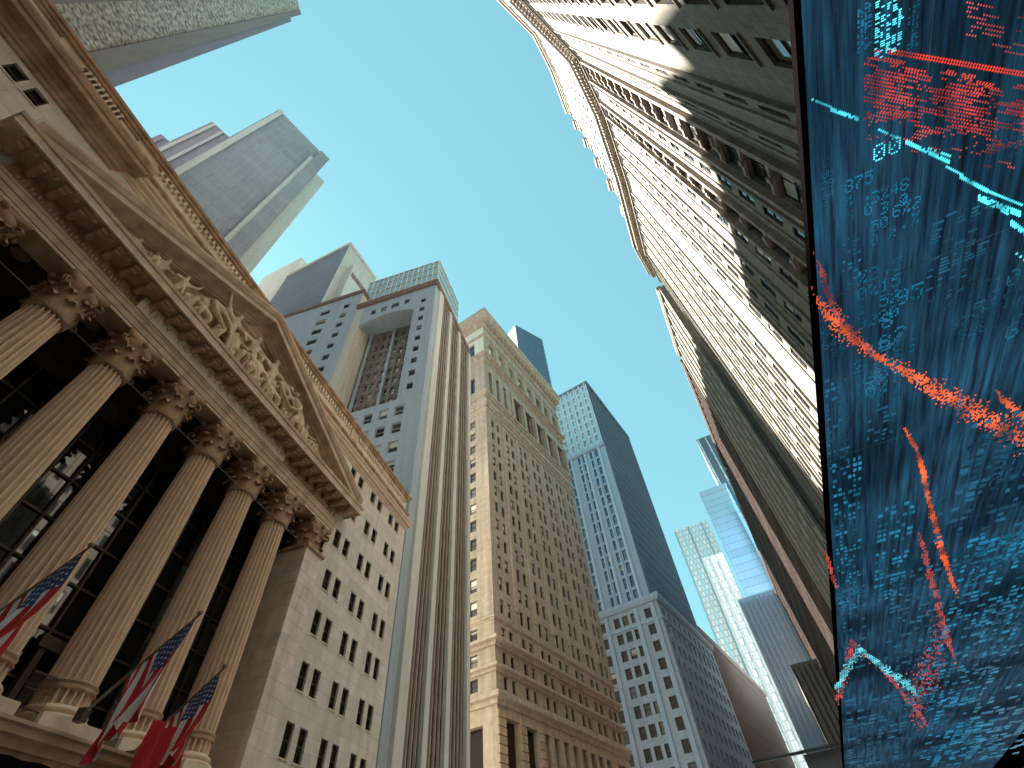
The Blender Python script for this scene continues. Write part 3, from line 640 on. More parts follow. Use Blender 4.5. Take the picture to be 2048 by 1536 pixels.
# two-storey loggia, attic and cornice
lg = [(1.5, 2.6), (4.2, 5.3), (6.9, 8.0)]+[(10.6+4.7*k, 13.9+4.7*k) for k in range(5)]
T.right(67.5, 83.4, lg, [(73.2, 80.6)], 'beige', depth=.9, windows=False)
an = math.atan2(T.dr.y, T.dr.x)
for a, b in lg:
    p = T.dr*a-(-T.dl)*.0
    for j in range(3 if b-a > 2 else 1):
        w_ = (b-a)/(3 if b-a > 2 else 1); q = T.dr*(a+j*w_)+T.dl*.9
        link('window', win_mesh(w_, 7.4, 'cross', 'b1brown', 'glass_dk', 0), T.root, (q.x, q.y, 73.2), an)
col = M().lathe([(.5, 72.6), (.5, 72.9), (.38, 73.1), (.36, 76), (.31, 80), (.45, 80.4), (.5, 80.9)], 14).mesh('loggia_column', 'beige_trim'); col.shade_smooth()
for k in range(6): q = T.dr*(9.9+4.7*k)-T.dl*.25; link('loggia_column', col, T.root, (q.x, q.y, 0))
T.left(67.5, 83.4, [(2.6, 3.8)], [(74, 79)], 'beige', depth=.5)
T.right(83.4, 98, [(2.0+4.05*k, 3.9+4.05*k) for k in range(8)], [(86.6, 91.6)], 'beige', depth=.7, style='cross', frame='b1brown')
T.left(83.4, 98, [(2.6, 4.6)], [(86.6, 91.6)], 'b1pale', depth=.5)
T.fins_r([4.35+4.05*k for k in range(8)], 1.1, .22, 85.6, 92.7, 'beige_trim', 'attic_pilaster')
T.belt([(-.3, 96.5), (.3, 96.6), (.5, 98), (1.5, 98.6), (1.7, 99.7), (2.0, 100.2), (2.0, 101), (-.3, 101.6)], 'beige_trim', 'roof_cornice')
bk = M()
for k in range(22):
    q = T.dr*(.8+1.52*k); c, s = math.cos(an), math.sin(an)
    link('bracket', M().box(-.2, .2, -1.25, 0, 97.4, 98.7).mesh('bracket', 'beige_trim'), T.root, (q.x, q.y, 0), an)
# rusticated base
T.right(GZ, 19, [(1.5, 4.4), (5.6, 8.4)]+[(9.6+2.35*k, 11.1+2.35*k) for k in range(8)]+[(29.4, 32.3)], [(1, 17.6)], 'beige_trim', depth=.9, gl='glass_dk', style='cross', blinds=0)
T.left(GZ, 19, [(2.0, 6.5)], [(1, 17.0)], 'beige_trim', depth=.8, gl='glass_dk', style='cross', blinds=0)
for ua, ub in ((.02, 1.48), (4.42, 5.58), (8.42, 9.58), (28.3, 29.38), (32.32, 33.88)):
    st = M().box(ua, ub, -.14, .1, .03, .72).mesh('stone', 'beige_base')
    for k in range(22): link('stone', st, T.root, (0, 0, .6+k*.8), an)
T.body(GZ, 98, 'beige')
shell(T.root, T.pts, 98, 101.2, 'beige_trim', True)
T.root.scale = (1.33, 1.33, 1.33)
# ------------------------------------------------------------------ dark blue slab tower behind the beige one
P3 = plan(1030, 650, 235)
T = Tower('slab_tower', 'dark blue glass slab rising behind the beige tower roof', P3, 51, 19.8, 14, 235)
T.right(GZ, 235, [], [], 'glass_bl'); T.left(GZ, 235, [], [], 'far_b'); T.body(GZ, 235, 'blue_d')
T.fins_r([.3+1.2*k for k in range(16)], .45, .25, 120, 235, 'blue_d')
sp = M()
for z in range(130, 235, 4): sp.box(0, 19.8, -.06, .02, z, z+1.3)
o = stuff(sp.build('floor_bands', 'blue_d', T.root)); o.rotation_euler = (0, 0, math.atan2(T.dr.y, T.dr.x))
# ------------------------------------------------------------------ blue tower with lower podium
C4 = Vector((25.9, 106.9))*1.35
T = Tower('blue_tower', 'slim blue-grey tower with a dark side and windowed podium, right of the beige tower', C4, 29.5, 34.7, 22, 128)
ar = math.atan2(T.dr.y, T.dr.x)
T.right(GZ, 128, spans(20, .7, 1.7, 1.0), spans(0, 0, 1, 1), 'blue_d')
gs = M().box(.4, 34.4, -.03, .05, 52, 127.2).build('glass_wall', 'glass', T.root); gs.rotation_euler = (0, 0, ar)
T.fins_r([.3+1.42*k for k in range(25)], .42, .32, 50, 127.6, 'blue_d')
sp = M().box(.4, 34.4, -.16, 0, 0, 1.5).mesh('spandrel', 'blue_d')
for k in range(22): link('spandrel', sp, T.root, (0, 0, 53+k*3.4), ar)
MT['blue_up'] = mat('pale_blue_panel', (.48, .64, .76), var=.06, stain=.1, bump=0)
T.left(99, 128, spans(9, .7, 2.1, 1.25), spans(8, 100.5, 3.4, 2.3), 'blue_up', off=.5, depth=.5, frame='frame_lt', gl='glass_cy', blinds=.05)  # paler panels put the crown's brighter daylight into the colour
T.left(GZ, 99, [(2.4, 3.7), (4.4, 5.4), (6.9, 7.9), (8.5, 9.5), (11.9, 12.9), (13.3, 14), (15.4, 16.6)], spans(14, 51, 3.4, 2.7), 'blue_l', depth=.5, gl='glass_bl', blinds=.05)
T.fins_l([1.9, 6.6, 11.3, 15.1], .6, .45, 50, 98, 'blue_up', 'white_pier'); T.fins_l([4.2, 8.35, 13.2, 17.4, 19.5], .3, .3, 50, 98, 'blue_up', 'thin_pier'); T.fins_l([.62+2.1*k for k in range(10)], .35, .85, 99.4, 127.8, 'blue_up', 'crown_rib')
M().sweep([T.dl*22, Vector((0, 0))], [(-.3, 97.9), (.6, 98.1), (.7, 99.0), (-.3, 99.3)]).build('setback_ledge', 'blue_l', T.root)
T.belt([(-.3, 127), (.55, 127), (.55, 128.6), (-.3, 128.7)], 'blue_d', 'parapet')
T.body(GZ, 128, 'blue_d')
bx = M().box(8, 30, 4, 18, 128, 136).build('plant_room', 'blue_d', T.root); bx.rotation_euler = (0, 0, ar)
off = 1.6; pc = (-T.dr-T.dl)*off
pp = [T.dl*24+pc, pc, T.dr*37+pc]
facade(T.root, pp[0], pp[1], GZ, 50, [(24-b, 24-a) for a, b in ((2.0, 3.5), (5.4, 6.8), (7.5, 8.9), (9.6, 11), (13, 14.5), (16, 17.4))], spans(12, 8.6, 3.4, 2.1), 'blue_pod', depth=.45, blinds=.1)
facade(T.root, pp[1], pp[2], GZ, 50, spans(11, 1.8, 3.2, 1.5), spans(12, 8.6, 3.4, 1.9), 'blue_pod', depth=.4, blinds=.1)
m = M(); m.q(*[(p.x, p.y, 50) for p in (pp[0], pp[1], pp[2], pp[2]+T.dl*24)]); m.q((pp[2].x, pp[2].y, GZ), *[(p.x, p.y, z) for p, z in ((pp[2]+T.dl*24, GZ), (pp[2]+T.dl*24, 50), (pp[2], 50))]); m.build('podium_roof', 'blue_pod', T.root)
M().sweep(pp, [(-.3, 48.9), (.4, 49.1), (.7, 49.7), (.7, 50.5), (-.3, 50.7)]).build('podium_cornice', 'blue_l', T.root)
M().sweep(pp, [(-.3, 45.0), (.25, 45.1), (.25, 45.6), (-.3, 45.7)]).build('podium_belt', 'blue_l', T.root)
fl_ = [pp[1]+T.dl*u for u in (4.9, 12.2, .9)]
fm = M().box(-.9, 0, -.3, .05, GZ, 48.9).mesh('white_pier', 'blue_l')
for q in fl_: link('white_pier', fm, T.root, (q.x, q.y, 0), math.atan2(-T.dl.y, -T.dl.x))
T.root.scale = (1.35, 1.35, 1.35)
# ------------------------------------------------------------------ brown ribbed block further down the street
P5 = Vector((44.5, 141.5))*1.35
T = Tower('ribbed_block', 'low brown ribbed block right of the blue tower podium', P5, 29.5, 70, 14, 57)
MT['r5'] = mat('dark_ribbed_brick', (.13, .09, .075), stain=.2); MT['r5l'] = mat('brown_rib_brick', (.20, .145, .12), stain=.2)
T.right(GZ, 57, [], [], 'r5'); T.left(GZ, 57, [], [], 'r5'); T.body(GZ, 57, 'r5')
T.fins_r([.5+1.9*k for k in range(36)], .7, .35, GZ, 56.4, 'r5l')
T.belt([(-.2, 55.8), (.5, 56), (.6, 57.4), (-.2, 57.5)], 'r5l', 'roof_coping')
T.root.scale = (1.35, 1.35, 1.35)
# ------------------------------------------------------------------ far towers closing the street
def far_tower(name, label, px0, px1, pytop, dist, a, depth, mats, fins=None, ybase=None):
    dist *= 1.5; depth *= 1.3
    d0 = ray(px0, pytop); P0 = Vector((d0.x, d0.y)).normalized()*dist
    d1 = ray(px1, pytop); az1 = math.atan2(d1.x, d1.y)
    dl = dirv(a-90)
    # left face end P0 ; corner on azimuth az1 along +(-dl)
    k = (P0.x*math.cos(az1)-P0.y*math.sin(az1)); e = -dl; L = -k/(e.x*math.cos(az1)-e.y*math.sin(az1))
    C = P0+e*L; H = zat(px0, pytop, P0)
    T = Tower(name, label, C, a, depth, L, H, 'towers at the end of the street')
    T.left(GZ, H, [], [], mats[0]); T.right(GZ, H, [], [], mats[1]); T.body(GZ, H, mats[0])
    if fins:
        n, w_, fm_ = fins; T.fins_l([L*(k_+.7)/n for k_ in range(n)], w_, .5, GZ, H-1, fm_)
    return T
far_tower('far_white_tower', 'bright white far tower with pale blue window strips, leftmost at the street end', 1347, 1422, 1062, 250, 24, 24, ('far_w', 'far_w'), (5, 1.5, 'glass_cy'))
far_tower('far_stepped_tower', 'cream far tower with a dark framed crown, in front of the white one', 1404, 1450, 1118, 215, 24, 22, ('far_w', 'far_w'), (3, 1.6, 'frame_lt'))
far_tower('far_flat_tower', 'broad pale blue-grey blank wall tower at the street end', 1397, 1470, 985, 190, 24, 30, ('far_b', 'far_w'), None)
far_tower('far_glass_tower', 'bright blue glass tower beside the blank grey wall', 1448, 1500, 965, 168, 24, 30, ('glass_bl', 'glass_cy'), (6, .5, 'far_w'))
far_tower('far_dark_tower', 'dark banded tower top showing above the brown row', 1392, 1462, 880, 205, 24, 26, ('blue_d', 'blue_d'), (4, 1.0, 'far_w'))
far_tower('far_slate_block', 'slate-blue shaded block low at the street end', 1475, 1560, 1200, 150, 24, 40, ('blue_pod', 'blue_d'), (8, .6, 'blue_l'))
far_tower('far_maroon_block', 'dark maroon block low beside the brown row', 1580, 1640, 1330, 120, 24, 30, ('court', 'r2'), (5, .3, 'dark_in'))
# ------------------------------------------------------------------ towers behind the exchange
P2 = plan(701, 487, 131)
T = Tower('slate_gabled_tower', 'tower with a dark slate lined side and a pale stepped end, behind the exchange roof', P2, 20, 12, 22, 131)
T.left(GZ, 131, [], [], 'tower_d'); T.right(GZ, 131, [], [], 'tower_p'); T.body(GZ, 131, 'tower_p')
M().sweep([T.dl*22, Vector((0, 0)), T.dr*12], [(-.2, 130), (.3, 130), (.3, 131.4), (-.2, 131.5)]).build('coping', 'tower_p', T.root)
o = M().box(2, 9, -2.5, .0, GZ, 119).build('stepped_bay', 'tower_p', T.root); o.rotation_euler = (0, 0, math.atan2(T.dr.y, T.dr.x))
o = M().box(2.5, 8.5, -2.6, -2.45, 113, 115).build('recess_shade_strip', 'b1brown', T.root); o.rotation_euler = (0, 0, math.atan2(T.dr.y, T.dr.x))  # raised dark strip; its colour imitates the shade of a recess
_pw = P2+T.dl*29; zw = zat(530, 505, _pw)
m = M(); e = [T.dl*37+T.dr*.5, T.dl*22.02+T.dr*.5, T.dl*22.02+T.dr*12, T.dl*37+T.dr*12]
for a, b in zip(e, e[1:]+e[:1]): m.q((a.x, a.y, GZ), (b.x, b.y, GZ), (b.x, b.y, zw), (a.x, a.y, zw))
m.q(*[(p_.x, p_.y, zw) for p_ in e]); m.build('pale_wing', 'tower_p', T.root)
H3 = 180
Pa, Pb = plan(558, 219, H3), plan(640, 303, H3)
dd = (Pb-Pa).normalized(); a3 = math.degrees(math.atan2(dd.x, dd.y))
T = Tower('grey_setback_tower', 'grey stone skyscraper with stepped shoulders, in the middle of the sky gap left', Pa, a3, (Pb-Pa).length, 24, H3)
T.right(GZ, H3, [], [], 'tower_g'); T.left(GZ, H3, [], [], 'tower_g'); T.body(GZ, H3, 'tower_g')
L3 = (Pb-Pa).length; a_r = math.atan2(T.dr.y, T.dr.x)
o = M().box(L3*.02, L3*.10, -.5, .1, GZ, H3+.6).build('light_pier', 'tower_p', T.root); o.rotation_euler = (0, 0, a_r)
o = M().box(L3, L3*1.22, -1.6, 14, GZ, H3*.985).build('shoulder', 'tower_g', T.root); o.rotation_euler = (0, 0, a_r)
o = M().box(L3*.94, L3*1.0, -1.5, .1, GZ, H3*.93).build('edge_pier', 'tower_p', T.root); o.rotation_euler = (0, 0, a_r)
o = M().box(L3*1.22, L3*1.42, -.6, 14, GZ, H3*.90).build('lower_shoulder', 'tower_p', T.root); o.rotation_euler = (0, 0, a_r)
Pc, Pd = plan(425, 243, 165), plan(470, 262, 165)
T = Tower('grey_wing_tower', 'lower grey wing tower left of the stepped skyscraper', Pc, a3, 9, 20, 165)
T.right(GZ, 165, [], [], 'tower_g'); T.left(GZ, 165, [], [], 'tower_c2'); T.body(GZ, 165, 'tower_g')
T.fins_r([.6, 3.2, 5.8], .7, .5, GZ, 164, 'tower_p')
Pe = plan(322, 268, 150)
T = Tower('lavender_wing_tower', 'small lavender-grey tower top just above the exchange parapet', Pe, a3, 12, 20, 150)
T.right(GZ, 150, [], [], 'tower_c2'); T.left(GZ, 150, [], [], 'tower_c2'); T.body(GZ, 150, 'tower_c2')
T.fins_r([.5, 3, 5.5, 8], .8, .4, GZ, 149, 'tower_g')
# textured concrete tower at the upper left
Pt = plan(606, 36, 200)
T = thing('concrete_tower', 'taupe concrete tower with a rough aggregate panel, top left corner', 'building', (Pt.x, Pt.y, 0), R(90-177))
# local x runs away along azimuth 177, +y faces the street
def tb(nm, x0, x1, y0, y1, z1, mt): M().box(x0, x1, y0, y1, GZ, z1).build(nm, mt, T)
def wedge(nm, xb0, xt0, xb1, xt1, y0, y1, z1, mt):
    m = M(); zb = GZ; f = [(xb0, zb), (xb1, zb), (xt1, z1), (xt0, z1)]
    m.q(*[(x, y1, z) for x, z in reversed(f)]); m.q(*[(x, y0, z) for x, z in f])
    for (a, b), (c, d) in zip(f, f[1:]+f[:1]): m.q((a, y0, b), (a, y1, b), (c, y1, d), (c, y0, d))
    m.build(nm, mt, T)
wedge('corner_band', -11.5, -.6, -8.2, 1.0, -20, -1.0, 190, 'tower_c2'); wedge('smooth_pier', -8.2, .9, -4.6, 2.1, -22, 0, 199, 'tower_c')
wedge('rough_panel', -4.6, 2.1, 2.0, 6.2, -22, -.5, 200.5, 'aggregate'); wedge('smooth_pier', 2.0, 6.2, 3.4, 7.4, -22, 0, 199, 'tower_c'); wedge('dark_panel', 3.4, 7.4, 24, 24, -22, -.6, 200, 'tower_c')
# ------------------------------------------------------------------ sunlit curved block on the right
K = 1.2
near = [Vector(p)*K for p in ((5.9, -.55), (13.8, 6.9), (17.7, 14.1), (21.5, 23.7), (25.5, 35.9), (28.6, 41.3))]
far_first = list(reversed(near))
RT = thing('curved_limestone_block', 'pale sunlit limestone block with columns of windows and heavy roof cornices, beside the screen', 'building', (near[2].x, near[2].y, 0))
og = near[2]; rel = [p-og for p in far_first]
HC = 96
cum = [0]
for a, b in zip(near, near[1:]): cum.append(cum[-1]+(b-a).length)
COLS = [(.7, 2.1, 'tall'), (3.5, 4.85, 'big'), (7.75, 8.4, 'thin'), (11.0, 11.75, 'thin'), (13.75, 16.3, 'lattice'), (18.1, 19.0, 'thin'), (20.6, 22.6, 'lattice'), (23.6, 24.5, 'thin')]
c_ = 27.0
while c_ < cum[-1]-1.5: COLS.append((c_, c_+.92, 'thin')); c_ += 2.62
for i in range(len(near)-1):
    A, B = near[i+1]-og, near[i]-og; Lw = (B-A).length; d_ = (B-A)/Lw; an = math.atan2(d_.y, d_.x)
    loc = sorted((max(.15, cum[i+1]-b), min(Lw-.15, cum[i+1]-a), st) for a, b, st in COLS if cum[i]+.3 < (a+b)/2 < cum[i+1]-.3)
    g = [0]+[(loc[k][1]+loc[k+1][0])/2 for k in range(len(loc)-1)]+[Lw]
    for k, (a, b, st) in enumerate(loc):
        rows = {'big': spans(20, 13.1, 3.9, 2.75), 'thin': spans(19, 14, 4.05, 2.75), 'lattice': spans(19, 14, 4.05, 3.3), 'tall': spans(20, 13.1, 3.9, 3.0)}[st]
        facade(RT, A+d_*g[k], A+d_*g[k+1], GZ, HC, [(a-g[k], b-g[k])], rows, 'r1', depth={'big': .2, 'thin': .14, 'lattice': .38, 'tall': .3}[st], frame='frame_dk', gl='glass', blinds=.75 if st == 'big' else .2, style='sash' if st in ('big', 'thin') else 'cross')
        q = A+d_*g[k]
        if st == 'lattice':
            sp = M().box(.05, b-a-.05, -.05, .35, 0, .7); sp.box(.25, b-a-.25, -.16, .1, .14, .56); sp.box((b-a)/2-.18, (b-a)/2+.18, -.28, .1, .05, .65); sp = sp.mesh('carved_spandrel', 'r1trim')
            for z0, z1 in rows: p_ = A+d_*a; link('carved_spandrel', sp, RT, (p_.x, p_.y, z1+.025), an)
            for u_ in (a-.45, b+.1): p_ = A+d_*u_; link('pilaster', M().box(0, .35, -.42, .05, 12, HC-6).mesh('pilaster', 'r1trim'), RT, (p_.x, p_.y, 0), an)
        elif st == 'thin':
            p_ = A+d_*(b+.28); link('pier', M().box(0, .3, -.22, .05, 12, HC-1.6).mesh('pier', 'r1'), RT, (p_.x, p_.y, 0), an)
            p_ = A+d_*(a-.5); link('pier', M().box(0, .14, -.12, .05, 12, HC-1.6).mesh('pier', 'r1trim'), RT, (p_.x, p_.y, 0), an)
        else:
            sl_ = M().box(-.12, b-a+.12, -.1, .02, -.16, 0).mesh('sill', 'r1')
            for z0, z1 in rows: p_ = A+d_*a; link('sill', sl_, RT, (p_.x, p_.y, z0-.002), an)
def r1belt(z, o, h, mt='r1trim', nm='belt_course', pts=None): M().sweep(pts or rel, [(-.4, z), (o*.35, z), (o*.4, z+h*.3), (o*.75, z+h*.42), (o, z+h*.6), (o, z+h), (-.4, z+h)]).build(nm, mt, RT)
r1belt(HC-2.2, 1.55, 2.8, 'r1trim', 'main_cornice')
r1belt(HC-6, .5, .8, 'r1'); r1belt(10.5, .8, 1.2, 'r1')
bkt = M()
for i in range(len(rel)-1):
    A, B = rel[i], rel[i+1]; L = (B-A).length; n = int(L/.58); an = (B-A).normalized(); nn = Vector((an.y, -an.x))
    for k in range(n):
        q = A+an*(L*(k+.5)/n); e = [q-an*.13, q+an*.13, q+an*.13+nn*1.2, q-an*.13+nn*1.2]
        bkt.q(*[(p_.x, p_.y, HC-2.9) for p_ in e]); bkt.q(*[(e[j].x, e[j].y, HC-2.9) for j in (2, 3)], *[(e[j].x, e[j].y, HC-1.6) for j in (3, 2)])
        bkt.q((e[0].x, e[0].y, HC-2.9), (e[3].x, e[3].y, HC-2.9), (e[3].x, e[3].y, HC-1.6), (e[0].x, e[0].y, HC-1.6)); bkt.q((e[1].x, e[1].y, HC-2.9), (e[2].x, e[2].y, HC-2.9), (e[2].x, e[2].y, HC-1.6), (e[1].x, e[1].y, HC-1.6))
stuff(bkt.build('cornice_brackets', 'r1trim', RT))
# storeys above the main cornice, stepping down away from the camera
back = Vector((34, -12))
st45 = [near[3].lerp(near[4], t_) for t_ in (.8, .62, .45, .3, .15, 0)]
for seg, zt in ([([a_, b_], z_) for a_, b_, z_ in zip(st45, st45[1:], (106, 116, 127, 139, 151))]+[([near[3], near[2], near[1], near[0]], 163)]):
    pts = [p-og for p in seg]; pts = [q+Vector((.25, -.12)) for q in pts]
    for A, B in zip(pts, pts[1:]):
        L = (B-A).length; n = max(1, round(L/2.6)); p = L/n
        facade(RT, A, B, HC+.3, zt, [(p*k+p*.3, p*k+p*.7) for k in range(n)], spans(int((zt-HC-6)/5.2), HC+4, 5.2, 2.4), 'r1', depth=.3, windows=False, name='upper_wall')
        mm = M(); an = math.atan2(B.y-A.y, B.x-A.x); o = M().box(.02, L-.02, .28, .34, HC+1, zt-1).build('upper_glazing', 'glass', RT); o.location = (A.x, A.y, 0); o.rotation_euler = (0, 0, an)
    M().sweep(pts, [(-.3, zt-2.4), (.3, zt-2.2), (.35, zt-1.2), (.8, zt-.9), (.9, zt+.3), (-.3, zt+.5)]).build('upper_cornice', 'r1trim', RT)
    r1belt(zt-8, .35, .7, 'r1trim', 'upper_belt', pts)
    e = [pts[0], pts[-1], pts[-1]+back, pts[0]+back]
    m = M(); 
    for a, b in ((e[1], e[2]), (e[2], e[3]), (e[3], e[0])): m.q((a.x, a.y, HC), (b.x, b.y, HC), (b.x, b.y, zt), (a.x, a.y, zt))
    m.q(*[(p_.x, p_.y, zt) for p_ in pts], *[(p_.x, p_.y, zt) for p_ in (e[2], e[3])]); m.build('upper_side_wall', 'r1', RT)
e = [rel[0], rel[-1], rel[-1]+back, rel[0]+back]
m = M()
for a, b in ((e[1], e[2]), (e[2], e[3]), (e[3], e[0])): m.q((a.x, a.y, GZ), (b.x, b.y, GZ), (b.x, b.y, HC), (a.x, a.y, HC))
m.q(*[(p_.x, p_.y, HC) for p_ in rel], *[(p_.x, p_.y, HC) for p_ in (e[2], e[3])]); m.build('side_wall', 'r1', RT)
rw = near[0]-og; dv = dirv(186); nv_ = Vector((dv.y, -dv.x)); rq = rw+dv*62
for nm, e, zt in (('unseen_sky_block', [rw, rq, rq-nv_*18, rw-nv_*18], 130), ('unseen_sky_block_cross', [rq, rq+nv_*24, rq+nv_*24+dv*16, rq+dv*16], 105)):  # unseen blocks added to close off the sky behind the camera
    m = M()
    for a, b in zip(e, e[1:]+e[:1]): m.q((a.x, a.y, GZ), (b.x, b.y, GZ), (b.x, b.y, zt), (a.x, a.y, zt))
    m.q(*[(p_.x, p_.y, zt) for p_ in e]); m.build(nm, 'sky_block', RT)
# ------------------------------------------------------------------ brown row beyond it
q0, q1, q2 = Vector((36.0, 54.0)), Vector((43.5, 73.5)), Vector((141, 290))
BR = thing('brown_masonry_row', 'long brown masonry row in shade running down the right side of the street', 'building', (q1.x, q1.y, 0))
MT['r2d'] = mat('shade_brown_masonry', (.15, .11, .09), var=.15, stain=.25, brick=(3.0, 4.2, .4), bump=.2)  # darkened colour stands in for shade where nothing blocks the sun
def row_block(A, B, zt, trim, wm='r2', rm_='r2l'):
    A = A-q1; B = B-q1; L = (B-A).length; n = int(L/3.0); an = math.atan2(B.y-A.y, B.x-A.x)
    rows = spans(int((zt-12)/4.2), 8, 4.2, 2.3)
    ncol = min(n, 8); p = L/n
    facade(BR, A, B, GZ, zt, [(L-(k+1)*p+p*.3, L-(k+1)*p+p*.7) for k in range(ncol)], rows if ncol*len(rows) < 170 else rows[:20], wm, depth=.35, gl='glass_dk', blinds=.1)
    rb_ = M().box(-.35, .35, -.3, .1, GZ, zt-1).mesh('rib', rm_)
    for k in range(n+1): q = A+(B-A)*(k/n); link('rib', rb_, BR, (q.x, q.y, 0), an)
    M().sweep([A, B], [(-.3, zt-1.6), (.5, zt-1.4), (.9, zt-.5), (.9, zt+.3), (-.3, zt+.5)]).build('roof_cornice', trim, BR)
    bk_ = Vector((30, -14)); m = M(); e = [A, B, B+bk_, A+bk_]
    for a, b in ((e[1], e[2]), (e[2], e[3]), (e[3], e[0])): m.q((a.x, a.y, GZ), (b.x, b.y, GZ), (b.x, b.y, zt), (a.x, a.y, zt))
    m.q(*[(p_.x, p_.y, zt) for p_ in e]); m.build('side_wall', wm, BR)
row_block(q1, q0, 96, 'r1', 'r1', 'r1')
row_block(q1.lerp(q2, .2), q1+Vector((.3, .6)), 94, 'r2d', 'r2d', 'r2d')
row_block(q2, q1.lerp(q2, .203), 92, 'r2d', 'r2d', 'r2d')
# ------------------------------------------------------------------ entrance shed at the foot of the right side
sp0 = Vector((15.0, 37.1)); SHD = thing('sidewalk_shed', 'grey panelled canopy with a steel bar on top, bottom right below the brown row', 'canopy', (sp0.x, sp0.y, GZ), R(90-26))
zz = zat(1640, 1500, sp0)-GZ
for k in range(4): M().box(-.2+k*1.6, 1.38+k*1.6, -4.2, -4.1, zz-1.5, zz-.12).build('parapet_panel', 'canvas', SHD)
M().box(-.3, 6.3, -4.1, -.2, zz-1.62, zz-1.5).build('deck', 'canvas', SHD)
M().box(-.24, -.16, -4.05, -.2, zz-1.5, zz-.12).build('parapet_panel', 'canvas', SHD)
M().box(-.45, 6.5, -4.28, -4.02, zz-.1, zz+.08).build('top_rail', 'steel', SHD); M().box(-.5, -.3, -4.28, 2.8, zz-.08, zz+.06).build('cross_bar', 'steel', SHD)
for x, y in ((0, -3.9), (0, -.4), (6, -3.9), (6, -.4)): M().box(x-.07, x+.07, y-.07, y+.07, 0, zz-1.62).build('post', 'steel', SHD)
# ------------------------------------------------------------------ LED screen canopy
HS, AZS = 3.6, 20.5
al = dirv(AZS); of = Vector((al.y, -al.x)); OL, ORR = 1.80, 7.05
SCR = thing('led_screen', 'huge LED market screen with blue, cyan and orange charts, filling the right edge', 'screen', (0, 0, HS), R(90-AZS))
# local x along the street, local -y to the right; the face looks down
def scr(px, py): p = plan(px, py, HS); return p.dot(al), -(p.dot(of))
AL0, AL1 = -4.0, 60.0
me = bpy.data.materials.new('led_face'); me.use_nodes = True; N = me.node_tree.nodes; L_ = me.node_tree.links; b = N['Principled BSDF']
b.inputs['Base Color'].default_value = (.012, .016, .022, 1); b.inputs['Roughness'].default_value = .7; b.inputs['Specular IOR Level'].default_value = .12
tc = N.new('ShaderNodeTexCoord'); mp = N.new('ShaderNodeMapping'); mp.inputs['Scale'].default_value = (.45, 9, 1); L_.new(tc.outputs['Object'], mp.inputs[0])
n1 = N.new('ShaderNodeTexNoise'); n1.inputs['Scale'].default_value = 1.6; n1.inputs['Detail'].default_value = 6; n1.inputs['Roughness'].default_value = .7; L_.new(mp.outputs[0], n1.inputs['Vector'])
n2 = N.new('ShaderNodeTexNoise'); n2.inputs['Scale'].default_value = .55; L_.new(tc.outputs['Object'], n2.inputs['Vector'])
cr = N.new('ShaderNodeValToRGB'); cr.color_ramp.elements[0].position = .38; cr.color_ramp.elements[0].color = (.010, .018, .030, 1); cr.color_ramp.elements[1].position = .78; cr.color_ramp.elements[1].color = (.03, .16, .30, 1)
L_.new(n1.outputs[0], cr.inputs[0])
mx = N.new('ShaderNodeMix'); mx.data_type = 'RGBA'; mx.blend_type = 'MULTIPLY'; mx.inputs[0].default_value = .7
rp = N.new('ShaderNodeMapRange'); rp.inputs[1].default_value = .35; rp.inputs[2].default_value = .65; rp.inputs[3].default_value = .45; rp.inputs[4].default_value = 1.7; L_.new(n2.outputs[0], rp.inputs[0])
vm = N.new('ShaderNodeVectorMath'); vm.operation = 'SCALE'; L_.new(cr.outputs[0], vm.inputs[0]); L_.new(rp.outputs[0], vm.inputs['Scale'])
L_.new(vm.outputs[0], b.inputs['Emission Color']); b.inputs['Emission Strength'].default_value = .10
MT['led'] = me
M().box(AL0, AL1, -ORR, -OL-.02, .0, .045).build('display_face', 'led', SCR)
M().box(AL0, AL1, -OL-.02, -OL+.025, -.012, .05).build('bezel', 'black', SCR); M().box(AL0, AL1, -ORR-1.2, -ORR, -.02, .06).build('bezel', 'black', SCR)
M().box(AL0, AL1, -ORR+.4, -OL-1.2, .046, .6).build('housing', 'black', SCR)
for x in range(0, 58, 8):
    M().tube([(x, -ORR+.3, .6), (x+.4, -ORR-5, 5.2)], .08, 8).build('support_strut', 'steel', SCR)
# seams between the cabinets of the screen
sm_ = M()
for k in range(14): sm_.box(AL0+k*2.4, AL0+k*2.4+.008, -ORR, -OL-.02, -.0015, .001)
for y in (2.6, 3.5, 4.4, 5.3, 6.2): sm_.box(AL0, 32, -y-.004, -y+.004, -.0018, .001)
MT['seam'] = emit('led_seam', (.12, .3, .42), .03)
sm_.build('cabinet_seam', 'seam', SCR)
MT['l_cy'] = emit('led_cyan', (.06, .55, .66), .40); MT['l_bl'] = emit('led_blue', (.012, .15, .27), .20); MT['l_rd'] = emit('led_red', (.9, .055, .025), .18); MT['l_or'] = emit('led_orange', (.95, .14, .03), .22); MT['l_dim'] = emit('led_dim_blue', (.02, .11, .20), .15); MT['l_tl'] = emit('led_teal', (.10, .45, .52), .3); MT['l_dr'] = emit('led_dim_red', (.5, .07, .06), .22)
rg = random.Random(21); _ly = [0]
def dotq(m, x, y, wx, wy): z = -.004-_ly[0]*.0006; m.q((x-wx, y-wy, z), (x-wx, y+wy, z), (x+wx, y+wy, z), (x+wx, y-wy, z))
def dot_px(m, px, py, sp):
    x, y = scr(px, py); xa, ya = scr(px, py+sp); xb, yb = scr(px+sp, py); dotq(m, x, y, max(abs(xa-x), abs(xb-x))*.36+.0012, max(abs(ya-y), abs(yb-y))*.36+.0012)
